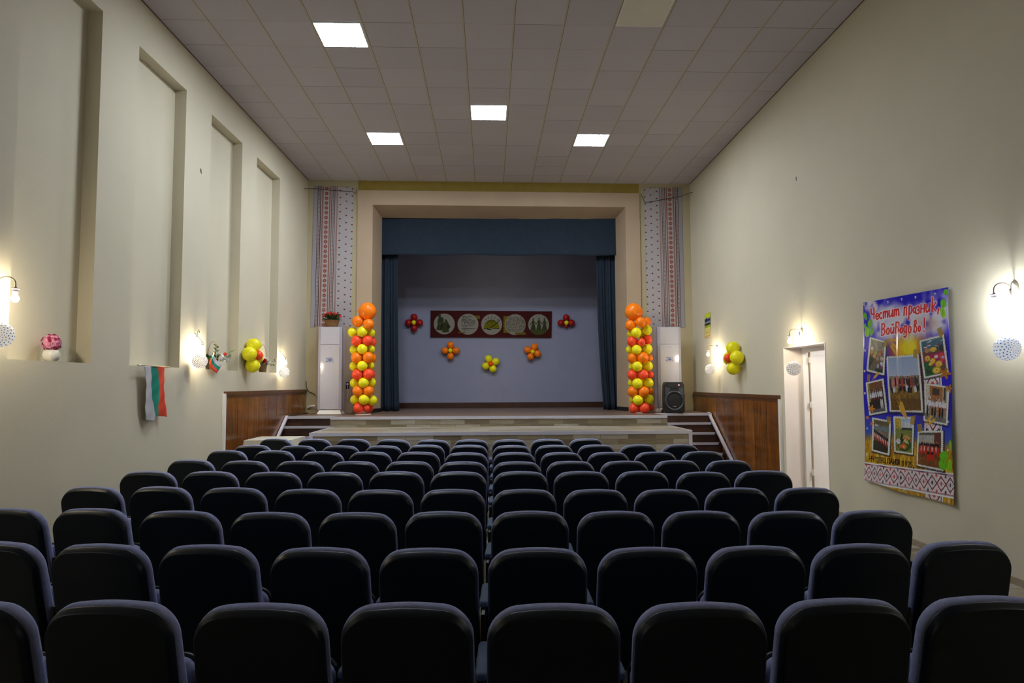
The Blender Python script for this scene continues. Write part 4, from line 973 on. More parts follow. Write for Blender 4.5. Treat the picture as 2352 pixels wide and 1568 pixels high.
S2 = [('Н', 68, 132, 45, 58, 138), ('Ч', 150, 208, 58, 66, 130), ('"', 255, 285, 78, 82, 32), ('О', 300, 352, 82, 88, 138), ('Т', 362, 408, 88, 94, 135), ('Е', 418, 460, 96, 100, 135), ('Ц', 472, 545, 103, 112, 140), ('П', 594, 640, 112, 118, 135), ('А', 655, 715, 120, 128, 140), ('И', 738, 788, 130, 136, 140), ('С', 800, 836, 138, 142, 140), ('И', 846, 880, 144, 148, 140),
      ('Й', 888, 905, 150, 152, 140), ('1', 965, 1000, 175, 180, 135), ('9', 1030, 1078, 188, 192, 138), ('2', 1108, 1160, 196, 204, 135), ('5', 1178, 1230, 204, 212, 135), ('"', 1250, 1285, 345, 350, 30)]
D2 = strokes(S2, C4); bn.put(np.clip((1.0-D2)/.6+.3, 0, 1), (18, 16, 12))
for uu, vv in [(.02, .01), (.17, .015), (.33, .02), (.5, .018), (.66, .02), (.87, .02), (.02, .26), (.02, .37), (.02, .49), (.03, .68), (.03, .82), (.96, .3), (.965, .48), (.965, .62), (.96, .75), (.5, .975), (.96, .985), (.95, .87)]:
    xx, yy = hap(Hm, uu, vv); bn.put(bn.ell(xx, yy, 2.0, 2.6), (225, 225, 230)); bn.put(bn.ell(xx+.4, yy+.4, .9, 1.2), (60, 60, 70))
BC = [np.array(on_right(*p, .03)) for p in bp_]
def vmax(u):
    px = [122+(u*0), ]; return np.interp(u, [0, .12, .28, .45, .6, .72, .85, 1], [.962, .962, .968, .985, .99, .988, .99, 1.0])
def Pb(u, v):
    vm = vmax(u); over = np.maximum(v-vm, 0); ve = np.where(v > vm, vm-over*.6, v)
    U_, V_ = u[:, None], ve[:, None]
    p = BC[0]*(1-U_)*(1-V_)+BC[1]*U_*(1-V_)+BC[2]*U_*V_+BC[3]*(1-U_)*V_
    wav = .006*np.sin(u*14+1)*(1-np.exp(-v*3)) + .008*np.sin(v*11+u*3) - .010*np.exp(-((u-.47)/.02)**2)*(v > .15)
    p[:, 0] += wav + over*.25 - .02*np.clip((v-.9)/.1, 0, 1)*np.sin(u*5)**2
    p[:, 0] = np.minimum(p[:, 0], XR(p[:, 1])-.006)
    return p
o = link('celebration_banner', bn.mesh('celebration_banner', Pb), M_print); so = o.modifiers.new('s', 'SOLIDIFY'); so.thickness = .0025; so.offset = 0
tag(o, 'tall blue and gold printed banner with red lettering and eight photographs', 'banner')

# ---------------- small calendar
cp = Pic(30, 110); cp.img[:] = (205, 200, 110); cp.put(cp.v < .25, (190, 205, 40)); cp.put((cp.v > .2)*(cp.v < .5), (110, 130, 140)); cp.put(cp.poly([(.1, .34), (.3, .14), (.55, .34)]), (30, 35, 35)); cp.put((cp.v > .24)*(cp.v < .34)*(cp.noise(8, 20, 3) > .4), (35, 30, 70)); cp.put((cp.v > .43)*(cp.v < .5), (20, 25, 20)); cp.put((cp.v > .5)*(cp.v < .6), (150, 165, 50))
cp.put((cp.v > .62)*((cp.v*26 % 1) < .22), (190, 150, 100)); cp.put((np.abs(cp.v-.8) < .008) | (np.abs(cp.v-.95) < .008), (195, 70, 40)); cp.put((cp.v > .62)*((cp.u*6 % 1) < .15), (215, 205, 150))
K = [np.array(on_right(*p, .012)) for p in ((1619, 722), (1631, 716), (1631.5, 773), (1618.5, 776))]
def Pk(u, v): u, v = u[:, None], v[:, None]; return K[0]*(1-u)*(1-v)+K[1]*u*(1-v)+K[2]*u*v+K[3]*(1-u)*v
o = link('wall_calendar', cp.mesh('wall_calendar', Pk), M_print_m); so = o.modifiers.new('s', 'SOLIDIFY'); so.thickness = .006; so.offset = 0
tag(o, 'small narrow yellow calendar with landscape picture on the poster wall', 'calendar')

# ------------------------------------------------------------------ balloons
def balloon_bm(r, stretch=1.12):
    bm = bmesh.new(); pr = []
    for k in range(15):
        a = PI/2-PI*k/14; z = math.sin(a)*r*(stretch if a < 0 else 1.0); pr.append((max(0, r*math.cos(a)*(1-.08*max(0, -math.sin(a)))), z))
    lathe(bm, pr, 26)
    lathe(bm, [(r*.02, -r*stretch*.99), (r*.10, -r*stretch-r*.10), (0, -r*stretch-r*.09)], 10)
    return bm
BME = {}
def balloon(parent, P, r, col, rot=None, stretch=1.0, name='balloon'):
    key = (col, stretch)
    if key not in BME:
        bm = balloon_bm(1, stretch); bmesh.ops.recalc_face_normals(bm, faces=bm.faces[:]); me = bpy.data.meshes.new('balloon'); bm.to_mesh(me); bm.free(); me.materials.append(M_bw[col])
        for p in me.polygons: p.use_smooth = True
        BME[key] = me
    o = bpy.data.objects.new(name, BME[key]); COL.objects.link(o); o.parent = parent
    o.matrix_local = Matrix.Translation(Vector(P)-parent.location) @ (rot or Matrix()).to_4x4() @ Matrix.Scale(r, 4); return o
def column(Y, ox, data, label, px):
    base = on_y(px, 940, Y); t = thing('balloon_column', label, 'balloon column', (base.x, Y, ZS), 'balloon columns on the stage')
    bm = bmesh.new(); lathe(bm, [(0, 0), (.16, 0), (.16, .012), (0, .014)], 28); obj('base_plate', bm, M_white, t)
    top = data[0]; Pt = on_y(ox+top[0]/5.6, 680+top[1]/5.6, Y)
    bm = bmesh.new(); tube(bm, [(0, 0, .01), (0, 0, Pt.z-ZS-.1)], .009, 8); obj('pole', bm, M_white, t)
    for cx, cy, r, c_, d in data:
        P = on_y(ox+cx/5.6, 680+cy/5.6, Y+d); R_ = r/5.6*(Y+d)/FPX*1.03
        dv = Vector((P.x-base.x, d, 0))
        q = dv.to_track_quat('Z', 'Y').to_matrix() if dv.length > .05 else Matrix.Identity(3)
        balloon(t, P, R_, c_, q)
    # the far side of the rings
    for cx, cy, r, c_, d in data[3:]:
        if d < -.05:
            P = on_y(ox+cx/5.6, 680+cy/5.6, Y+d); balloon(t, (2*base.x-P.x, Y+.17, P.z), r/5.6*Y/FPX, c_, Vector((base.x-P.x, .17, 0)).to_track_quat('Z', 'Y').to_matrix())
YC = 13.62
f, s_, b_ = -.13, 0.0, .10
colL = [(805, 195, 112, 'orange', 0), (683, 325, 73, 'orange', -.03), (820, 363, 70, 'orange', f), (617, 463, 62, 'yellow', s_), (740, 457, 66, 'yellow', f), (848, 475, 55, 'yellow', .05), (667, 575, 68, 'red', f*.8), (808, 573, 66, 'red', f*.8),
        (640, 688, 60, 'yellow', s_), (740, 680, 65, 'yellow', f), (850, 682, 50, 'yellow', .05), (668, 790, 70, 'orange', f*.8), (816, 787, 70, 'orange', f*.8), (637, 900, 60, 'yellow', s_), (741, 896, 65, 'yellow', f), (845, 893, 50, 'yellow', .05),
        (678, 1008, 70, 'red', f*.8), (820, 1003, 70, 'red', f*.8), (645, 1118, 62, 'yellow', s_), (757, 1113, 65, 'yellow', f), (855, 1110, 60, 'yellow', .05), (684, 1220, 68, 'orange', f*.8), (820, 1220, 64, 'orange', f*.8),
        (650, 1332, 62, 'yellow', s_), (762, 1330, 65, 'yellow', f), (865, 1340, 65, 'yellow', .02), (695, 1442, 68, 'red', f*.6), (797, 1440, 40, 'red', f*.6)]
colR = [(200, 203, 113, 'orange', 0), (160, 375, 70, 'orange', -.02), (290, 335, 68, 'orange', f), (365, 325, 58, 'orange', .05), (150, 487, 42, 'yellow', b_), (233, 470, 66, 'yellow', f), (365, 438, 66, 'yellow', -.02), (182, 583, 68, 'red', -.05), (298, 590, 50, 'red', f), (375, 558, 62, 'red', .03),
        (155, 690, 55, 'yellow', b_), (237, 688, 62, 'yellow', f), (372, 680, 66, 'yellow', -.02), (185, 798, 66, 'orange', -.05), (317, 790, 70, 'orange', f), (395, 795, 50, 'orange', b_), (178, 908, 45, 'yellow', b_), (244, 903, 65, 'yellow', f), (380, 900, 64, 'yellow', -.02),
        (185, 1012, 66, 'red', -.05), (322, 1010, 62, 'red', f), (405, 1010, 50, 'red', b_), (172, 1118, 45, 'yellow', b_), (247, 1123, 66, 'yellow', f), (385, 1118, 66, 'yellow', -.02), (190, 1228, 70, 'orange', -.05), (325, 1228, 68, 'orange', f), (405, 1225, 50, 'orange', b_),
        (188, 1335, 42, 'yellow', b_), (254, 1338, 66, 'yellow', f), (390, 1328, 66, 'yellow', -.02), (205, 1442, 66, 'red', -.05), (338, 1440, 68, 'red', f), (420, 1430, 42, 'red', b_)]
column(YC, 700, colL, 'column of orange, yellow and red balloons between the flower-topped cooling unit and the curtain', 834)
column(YC, 1420, colR, 'column of orange, yellow and red balloons between the curtain and the loudspeaker', 1470)

def flower(C, n, up, R, off, col, ccol, label, rot0=0, radii=None, cr=None, grp=None):
    """C centre on the wall, n wall normal; petals around it"""
    C, n, up = Vector(C), Vector(n).normalized(), Vector(up); side = up.cross(n).normalized()
    t = thing('balloon_flower', label, 'balloon flower', C, grp)
    for k in range(4):
        a = rot0+k*PI/2; d = up*math.cos(a)+side*math.sin(a); r = R*((radii or [1]*4)[k])
        M = Matrix((d.cross(n), n, d)).transposed()
        balloon(t, C+d*off*((radii or [1]*4)[k])+n*(R*1.03), r, col, M, 1.12, 'petal')
    balloon(t, C+n*(R*1.75), cr or R*.55, ccol, None, 1.12, 'flower_centre')
yy = YBK-.002; g5 = 'small balloon flowers on the stage back wall'
px_ = yy/FPX
def fl5(cx, cy, r, off, col, cc, lab, rot, radii=None):
    flower(on_y(900+cx/4.9, 680+cy/4.9, yy-.1)+Vector((0, .1, 0)), (0, -1, 0), (0, 0, 1), r/4.9*px_, off/4.9*px_, col, cc, lab, rot, radii, 25/4.9*px_, g5)
fl5(250, 298, 40, 62, 'crimson', 'yellow', 'dark red balloon flower on stage back wall, on the side nearest the niches', 0)
fl5(1963, 300, 39, 60, 'crimson', 'yellow', 'dark red balloon flower with one stunted lower petal, beside the round picture of dancers', 0, [1, 1, .6, 1])
fl5(660, 612, 40, 63, 'orange', 'yellow', 'orange balloon flower standing straight, under the mural end with the figures', 0)
fl5(1583, 625, 40, 60, 'orange', 'yellow', 'tilted orange balloon flower below the mural end with the dancers', .38)
fl5(1112, 760, 42, 62, 'yellow', 'red', 'yellow balloon flower with a red centre, lowest on the stage back wall', -.42)
gb = 'large yellow balloon flowers on the side walls'
C = on_right(1700, 822); flower(C, (-1, 0, 0), (0, 0, 1), .122, .178, 'yellow', 'red', 'big yellow balloon flower on the poster wall between the calendar and doorway', 0, None, .075, gb)
C = on_left(564, 816); flower(C, (1, 0, 0), (0, 0, 1), .118, .165, 'yellow', 'red', 'big yellow balloon flower on the niche wall between the two flower baskets', 0.1, None, .075, gb)

# ------------------------------------------------------------------ cooling units
def ac(xl, xr, label, Yf, side):
    a = on_y(xl, 945, Yf); b = on_y(xr, 945, Yf); top = on_y((xl+xr)/2, 750, Yf).z; W_ = b.x-a.x; D = .30; H_ = top-ZS
    t = thing('cooling_unit', label, 'air conditioner', ((a.x+b.x)/2, Yf, ZS), 'standing cooling units on the stage')
    w2 = W_/2; bm = bmesh.new(); box(bm, (-w2, 0.0, .085), (w2, D, H_)); obj('cabinet', bm, M_acg, t, bevel=.012)
    bm = bmesh.new(); box(bm, (-w2*.80, -.018, H_*.795), (w2*.80, .0, H_-.012)); obj('outlet_panel', bm, M_acw, t, bevel=.006)
    bm = bmesh.new(); box(bm, (-w2*.80, -.018, .095), (w2*.80, .0, H_*.79)); fp = obj('front_panel', bm, M_acw, t, bevel=.006)
    for s in (-1, 1):
        bm = bmesh.new(); hexa(bm, [(s*w2*.80, -.014, .09), (s*w2*1.0, .004, .09), (s*w2, .03, .09), (s*w2*.8, .03, .09)], [(s*w2*.80, -.014, H_-.005), (s*w2*1.0, .004, H_-.005), (s*w2, .03, H_-.005), (s*w2*.8, .03, H_-.005)]); obj('edge_trim', bm, M_acg, t)
    bm = bmesh.new(); hexa(bm, [(-w2*1.02, -.03, 0), (w2*1.02, -.03, 0), (w2*1.02, D, 0), (-w2*1.02, D, 0)], [(-w2*.86, -.0, .085), (w2*.86, .0, .085), (w2*.86, D-.02, .085), (-w2*.86, D-.02, .085)]); obj('plinth', bm, M_white, t)
    bm = bmesh.new(); box(bm, (-.03, -.0195, H_*.755), (.03, -.018, H_*.761)); obj('badge', bm, M_socket, fp)
    # sticker: shop word, swoosh, telephone line
    mk = mat('blue sticker ink', srgb(45, 75, 160), .5)
    bm = bmesh.new(); zc = H_*.615
    def word(txt, z, h, w_, x0):
        x = x0
        for ch in txt:
            if ch != ' ':
                for st_ in GL[ch]:
                    for (p0, q0), (p1, q1) in zip(st_, st_[1:]): tube(bm, [(x+p0*w_, -.0190, z+h*(1-q0)), (x+p1*w_, -.0190, z+h*(1-q1))], .0028, 4)
            x += w_*1.45
    word('МАРКЕТ', zc+.022, .026, .016, -.068)
    word('0885 203 274'.replace('0', 'О').replace('8', 'В').replace('3', 'З').replace('7', 'Т').replace('4', 'Ч'), zc-.040, .016, .0095, -.082)
    pts = [(-.075, -.019, zc+.008), (-.03, -.019, zc-.006), (.02, -.019, zc-.008), (.075, -.019, zc+.008)]; tube(bm, pts, .004, 5)
    ellips(bm, (0, -.019, zc+.006), (.035, .002, .011)); obj('sticker', bm, mk, fp)
    return t
GL['М'] = [[(0, 1), (0, 0), (.5, .6), (1, 0), (1, 1)]]; GL['Р'] = [[(0, 1), (0, 0), (.8, .1), (.8, .45), (0, .55)]]; GL['К'] = [[(0, 0), (0, 1)], [(.9, 0), (.1, .5), (1, 1)]]; GL['З'] = [[(0, 0), (.8, .1), (.3, .5), (.9, .75), (0, 1)]]
AY = 14.02
tL = ac(729, 784, 'white standing cooling unit with the flower basket on top', AY, 0)
tR = ac(1513, 1567, 'white standing cooling unit behind the black loudspeaker', AY, 0)

# ------------------------------------------------------------------ loudspeaker
Ys = 13.25; a = on_y(1526, 900, Ys); b = on_y(1572, 900, Ys); zt = on_y(1550, 877, Ys).z
W_ = b.x-a.x; H_ = zt-ZS; w2 = W_/2
t = thing('loudspeaker', 'black portable loudspeaker with big round woofer in front of a cooling unit', 'loudspeaker', ((a.x+b.x)/2, Ys, ZS), rz=-.12)
bm = bmesh.new()
lp = lambda y, i: [Vector((x, y, z+.02)) for x, z in [(-w2+i, .03), (-w2*.93+i, 0), (w2*.93-i, 0), (w2-i, .03), (w2-i, H_*.55), (w2*.96-i, H_-.08), (w2*.85-i, H_-.02-i), (-w2*.85+i, H_-.02-i), (-w2*.96+i, H_-.08), (-w2+i, H_*.55)]]
loft(bm, [lp(0, .012), lp(.012, 0), (lp(.30, 0)), lp(.33, .03)]); obj('cabinet', bm, M_black, t, bevel=.004)
M_ring = mat('dark blue-grey ring plastic', (.045, .055, .07), .3); M_grille = mat('black speaker grille', (.006, .006, .007), .6, bump=.4, bscale=300)
bm = bmesh.new(); R_ = W_*.475; zc = H_*.37+.02; L = []
for r, y in ((R_*1.0, .005), (R_*1.0, -.016), (R_*.94, -.024), (R_*.84, -.022), (R_*.80, -.008)):
    L.append([Vector((r*math.cos(k*2*PI/40), y, zc+r*1.04*math.sin(k*2*PI/40))) for k in range(40)])
loft(bm, L, True, False); obj('woofer_ring', bm, M_ring, t, True)
bm = bmesh.new(); L = [[Vector((r*math.cos(k*2*PI/40), y, zc+r*1.04*math.sin(k*2*PI/40))) for k in range(40)] for r, y in ((R_*.82, -.008), (R_*.6, -.014), (R_*.2, -.017))]; loft(bm, L, False, True); wf = obj('woofer_grille', bm, M_grille, t, True)
bm = bmesh.new(); box(bm, (-.028, -.022, zc-R_*.58), (-.008, -.012, zc-R_*.54)); box(bm, (-.003, -.022, zc-R_*.58), (.028, -.012, zc-R_*.54)); obj('badge', bm, M_white, wf)
bm = bmesh.new(); box(bm, (-w2*.66, -.006, H_-.115), (w2*.8, .004, H_-.03)); cpn = obj('control_panel', bm, mat('control panel', (.014, .014, .016), .35), t)
bm = bmesh.new(); box(bm, (w2*.36, -.009, H_-.068), (w2*.52, -.005, H_-.052)); obj('display', bm, mat_emit('red display', (1, .1, .25), .35), cpn)
bm = bmesh.new()
for k in range(5): lathe(bm, [(0, 0), (.009, 0), (.009, .008), (0, .008)], 10, (-w2*.5+k*.035, -.012, H_-.075))
obj('knob', bm, M_ring, cpn)
for s in (-1, 1):
    bm = bmesh.new(); hexa(bm, [(s*w2*.52, -.004, H_*.62), (s*w2*.9, -.004, H_*.60), (s*w2*.9, .004, H_*.60), (s*w2*.52, .004, H_*.62)], [(s*w2*.40, -.004, H_*.80), (s*w2*.86, -.004, H_*.86), (s*w2*.86, .004, H_*.86), (s*w2*.40, .004, H_*.80)]); obj('horn_wing', bm, M_ring, t)
    bm = bmesh.new(); tube(bm, [(s*(w2-.02), .29, .035), (s*(w2+.02), .29, .035)], .035, 16); obj('wheel', bm, M_black, t)
bm = bmesh.new(); box(bm, (-w2*.8, .03, 0), (w2*.8, .08, .022)); box(bm, (-w2*.8, .24, 0), (w2*.8, .28, .022)); obj('foot', bm, M_black, t)

# ------------------------------------------------------------------ table with cloth
zt = EYE-.85; tx0, tx1, ty0, ty1 = -3.80, -3.08, 10.52, 11.3
t = thing('side_table', 'small table hidden under the cream cloth in front of the stage stairs', 'table', ((tx0+tx1)/2, (ty0+ty1)/2, 0)); hw, hd = (tx1-tx0)/2-.01, (ty1-ty0)/2-.01
bm = bmesh.new(); box(bm, (-hw, -hd, zt-.03), (hw, hd, zt-.006)); obj('tabletop', bm, M_wcap, t)
for sx in (-1, 1):
    for sy in (-1, 1): bm = bmesh.new(); box(bm, (sx*hw-.04*(sx > 0), sy*hd-.04*(sy > 0), 0), (sx*hw+.04*(sx < 0), sy*hd+.04*(sy < 0), zt-.03)); obj('leg', bm, M_wcap, t)
bm = bmesh.new(); n = 26; rings = []
def per(k, N_, hw, hd):
    s = k/N_*4; i = int(s) % 4; q = s-int(s); c = [(-hw, -hd), (hw, -hd), (hw, hd), (-hw, hd)]; return lerp(c[i][0], c[(i+1) % 4][0], q), lerp(c[i][1], c[(i+1) % 4][1], q)
NP = 96
for j in range(13):
    d = j/12*.30; ring = []
    for k in range(NP):
        x, y = per(k, NP, hw+.012, hd+.012); q = (k/NP*4) % 1; cn = max(0, 1-min(q, 1-q)*7)
        o_ = 1+(.10*d/.3)*(.25+.35*math.sin(k*.9)**2+cn*.9); ring.append(bm.verts.new((x*o_, y*o_, zt+.002-d-(.10*cn*d/.3))))
    rings.append(ring)
for A, B in zip(rings, rings[1:]):
    for k in range(NP): bm.faces.new((A[k], A[(k+1) % NP], B[(k+1) % NP], B[k]))
bm.faces.new(rings[0])
bmesh.ops.recalc_face_normals(bm, faces=bm.faces[:])
me = bpy.data.meshes.new('tablecloth'); bm.to_mesh(me); bm.free(); o = link('tablecloth', me, M_cloth, None); o.location = t.location
o.modifiers.new('s', 'SOLIDIFY').thickness = .003; tag(o, 'cream tablecloth draped over the small table in front of the stage stairs', 'tablecloth')

# ------------------------------------------------------------------ flags
def ribbon(name, P, nu, nv, mats, stripe_of):
    bm = bmesh.new(); g = [[bm.verts.new(P(i/nu, j/nv)) for i in range(nu+1)] for j in range(nv+1)]
    for j in range(nv):
        for i in range(nu): bm.faces.new((g[j][i], g[j][i+1], g[j+1][i+1], g[j+1][i])).material_index = stripe_of((i+.5)/nu, (j+.5)/nv)
    bmesh.ops.recalc_face_normals(bm, faces=bm.faces[:]); me = bpy.data.meshes.new(name); bm.to_mesh(me); bm.free(); o = link(name, me, mats, None, True); o.modifiers.new('s', 'SOLIDIFY').thickness = .003; return o
FM = [mat('white flag cloth', (.5, .5, .54), .8, var=.03), mat('green flag cloth', (.0, .22, .15), .8, var=.05), mat('red flag cloth', (.70, .055, .015), .8, var=.05)]
offx = .07
A, B = on_left(318, 838, offx), on_left(389, 843, offx)
TL, TR = on_left(330, 840, offx), on_left(377, 842, offx); BL, BR = on_left(338, 965, offx), on_left(380, 957, offx)
t = thing('tricolour_flag', 'white, green and red flag hanging from a thin stick below the second niche', 'flag', (A+B)/2)
def Pf(u, v):
    p = TL*(1-u)*(1-v)+TR*u*(1-v)+BR*u*v+BL*(1-u)*v
    p = p.copy(); p.x += .016*math.sin(u*9+v*5)*(.2+v)+.003*math.sin(v*23+u*8); p.y += .012*math.sin(v*7)*(1-u); p.z += -.03*math.sin(PI*u)*v*(-1 if u > .3 else 1)
    return p-t.location
o = ribbon('flag_cloth', Pf, 36, 50, FM, lambda u, v: 0 if u < .34 else 1 if u < .68 else 2); o.parent = t
bm = bmesh.new(); tube(bm, [A-t.location, B-t.location], .008, 8); obj('stick', bm, M_polew, t)
bm = bmesh.new(); tube(bm, [A-t.location-Vector((0, .01, 0)), A-t.location+Vector((0, .05, .0))], .012, 8); obj('stick_tip', bm, M_white, t)
bm = bmesh.new()
for q in (.2, .75): p = A.lerp(B, q)-t.location; tube(bm, [p, p+Vector((-offx-.004, 0, .01))], .004, 6)
obj('hook', bm, M_brass, t)

# ------------------------------------------------------------------ plants
def bloom(bm, c, r, rng, petals=6, up=None):
    c = Vector(c); n = up or Vector((rng.uniform(-1, 1), rng.uniform(-1, 1), rng.uniform(0, 1))).normalized(); a = n.orthogonal().normalized(); b = n.cross(a)
    for lay, (rr, tilt) in enumerate(((1, .35), (.6, .8))):
        for k in range(petals):
            th = 2*PI*k/petals+lay*.5; d = a*math.cos(th)+b*math.sin(th); e = n.cross(d)
            p1 = c+d*r*rr*.55*math.cos(tilt)+n*r*rr*.5*math.sin(tilt); tip = c+d*r*rr*math.cos(tilt*.8)+n*r*rr*.8*math.sin(tilt)
            v = [bm.verts.new(q) for q in (c-n*r*.1, p1+e*r*rr*.36, tip, p1-e*r*rr*.36)]; bm.faces.new(v)
def leafs(bm, c, d, L_n, w_):
    c, d = Vector(c), Vector(d).normalized(); s = d.cross(Vector((.2, .3, 1))).normalized(); nrm = s.cross(d)
    v = [bm.verts.new(q) for q in (c, c+d*L_n*.5+s*w_+nrm*w_*.3, c+d*L_n, c+d*L_n*.5-s*w_+nrm*w_*.3)]; m_ = bm.verts.new(c+d*L_n*.5)
    bm.faces.new((v[0], v[1], m_)); bm.faces.new((v[1], v[2], m_)); bm.faces.new((v[2], v[3], m_)); bm.faces.new((v[3], v[0], m_))
rg = random.Random(4)
# pink flowers in the first niche
P = on_left(117, 826, -.05); P.z = NZ0; sc = P.y/FPX
t = thing('pink_flower_pot', 'round bunch of pink flowers in a white bowl on the first niche sill', 'flower pot', P)
bm = bmesh.new(); R_ = 18*sc; lathe(bm, [(0, 0), (R_*.6, 0), (R_*.92, R_*.35), (R_, R_*.8), (R_*.88, R_*1.25), (R_*.74, R_*1.45), (R_*.68, R_*1.42), (R_*.8, R_*1.1), (0, R_*1.0)], 28); obj('bowl', bm, M_ceramic, t, True)
bm = bmesh.new(); ellips(bm, (0, 0, R_*2.35), (R_*.9, R_*.9, R_*.85)); 
for k in range(70):
    a = rg.uniform(0, 2*PI); z = rg.uniform(-.9, 1); q = math.sqrt(1-z*z); n = Vector((q*math.cos(a), q*math.sin(a), z)); bloom(bm, n*R_*.98+Vector((0, 0, R_*2.35)), R_*.28, rg, 5, n)
obj('pink_blossoms', bm, M_pinkp, t)
bm = bmesh.new()
for k in range(20):
    a = rg.uniform(0, 2*PI); z = rg.uniform(-.8, 1); q = math.sqrt(1-z*z); n = Vector((q*math.cos(a), q*math.sin(a), z)); bloom(bm, n*R_*1.08+Vector((0, 0, R_*2.35)), R_*.24, rg, 5, n)
obj('magenta_blossoms', bm, M_magenta, t)
bm = bmesh.new(); tube(bm, [(0, 0, R_*.9), (0, 0, R_*1.9)], R_*.1, 6)
for k in range(8): leafs(bm, (0, 0, R_*1.4), (math.cos(k), math.sin(k), .2), R_*.5, R_*.15)
obj('stem', bm, M_leaf, t)
def basket(P, R_, H_, label, cat='flower basket', handle=None, lean=0, rz=0, name='flower_basket'):
    t = thing(name, label, cat, P, rz=rz); bm = bmesh.new(); NB = 40; prof = [(R_*.72, 0)]
    rings = []
    for j in range(13):
        z = H_*j/12; r = R_*(.74+.26*j/12)
        rings.append([bm.verts.new(((r+.004*(1 if (i//2+j) % 2 else -1))*math.cos(2*PI*i/NB), (r+.004*(1 if (i//2+j) % 2 else -1))*math.sin(2*PI*i/NB)*.85, z)) for i in range(NB)])
    for A_, B_2 in zip(rings, rings[1:]):
        for i in range(NB): bm.faces.new((A_[i], A_[(i+1) % NB], B_2[(i+1) % NB], B_2[i]))
    bm.faces.new(rings[0][::-1])
    c = bm.verts.new((0, 0, H_*.7)); 
    for i in range(NB): bm.faces.new((rings[-1][i], rings[-1][(i+1) % NB], c))
    tube(bm, [(R_*math.cos(2*PI*i/24), R_*.85*math.sin(2*PI*i/24), H_) for i in range(25)], R_*.06, 6, False)
    obj('basket_body', bm, M_wicker, t)
    if handle:
        bm = bmesh.new(); tube(bm, [(-R_*.97*math.cos(PI*i/20)*.95, 0, H_*.9+handle*math.sin(PI*i/20)) for i in range(21)], R_*.055, 7); obj('handle', bm, mat('pale cane handle', (.45, .26, .1), .5), t, True)
    return t
# basket on the left cooling unit
acp = tL.location; ztop = on_y(756, 750, AY).z
P = Vector((on_y(762, 740, AY+.12).x, AY+.13, ztop)); sc = P.y/FPX
t = basket(P, 17*sc, 15*sc, 'brown basket of red roses on top of a cooling unit'); H_ = 15*sc; R_ = 17*sc
bm = bmesh.new()
for k in range(320): a = rg.uniform(0, 2*PI); r = rg.uniform(0, R_*1.1); leafs(bm, (r*math.cos(a), r*math.sin(a)*.7, H_+rg.uniform(-.01, R_*.8)), (math.cos(a), math.sin(a), rg.uniform(-.2, .8)), R_*.38, R_*.1)
for k in range(30): a = rg.uniform(0, 2*PI); tube(bm, [(0, 0, H_*.8), (R_*math.cos(a), R_*.6*math.sin(a), H_+R_*rg.uniform(.4, 1))], .003, 4)
obj('greenery', bm, M_leaf, t)
for k in range(30):
    a = rg.uniform(0, 2*PI); r = rg.uniform(.2, 1.15)*R_; bm = bmesh.new(); c = (r*math.cos(a), r*math.sin(a)*.7-.02, H_+R_*rg.uniform(.75, 1.15)-.25*r); ellips(bm, c, (R_*.13,)*3, u=8, v=6); bloom(bm, c, R_*.24, rg, 6); obj('rose', bm, M_rred, t)
# basket with the small flag in the third niche
P = on_left(488, 848, -.066); P.z = NZ0; sc = P.y/FPX
t = basket(P, .078, .16, 'wicker basket with handle, red rose and white flowers in the third niche', handle=.27, rz=.6)
bm = bmesh.new()
for k in range(26): a = rg.uniform(0, 2*PI); leafs(bm, (.05*math.cos(a), .05*math.sin(a), .14+rg.uniform(0, .05)), (math.cos(a), math.sin(a), 1), .08, .018)
for k in range(12): z = .15+k*.018; leafs(bm, (.05, .03, z), (math.cos(k*2), math.sin(k*2), .8), .06, .018)
tube(bm, [(.03, .03, .1), (.05, .03, .38)], .004, 5); obj('greenery', bm, M_leaf, t)
wpos = lambda px, py, off: on_left(px, py, off)
Minv = (Matrix.Translation(P) @ Matrix.Rotation(.6, 4, 'Z')).inverted()
def addp(name, fn, m):
    bm = bmesh.new(); fn(bm); o = obj(name, bm, m, t); return o
for px, py in ((505, 822), (512, 825), (509, 817), (520, 822), (526, 819), (522, 828)):
    c = Minv @ wpos(px, py, .03); addp('white_flower', lambda bm: (bloom(bm, c, .045, rg, 7), bloom(bm, c, .035, rg, 6)), M_rwhite)
c = Minv @ wpos(517, 813, .05); addp('red_rose', lambda bm: (ellips(bm, c, (.026,)*3), bloom(bm, c, .042, rg, 7)), M_rred)
def gl(bm):
    p0 = Minv @ wpos(505, 829, 0); p1 = Minv @ wpos(523, 812, .06); p2 = Minv @ wpos(537, 805, .08); tube(bm, [p0, p1, p2], .004, 5)
    for k in range(7): q = p1.lerp(p2, k/6); leafs(bm, q, (p2-p1)+Vector((0, rg.uniform(-.02, .02), rg.uniform(-.02, .04))), .07, .014)
    for px, py in ((512, 818), (516, 821), (524, 815), (520, 819)): leafs(bm, Minv @ wpos(px, py, .06), (1, .3, rg.uniform(-.5, .5)), .06, .02)
addp('bud_stem', gl, M_leafb)
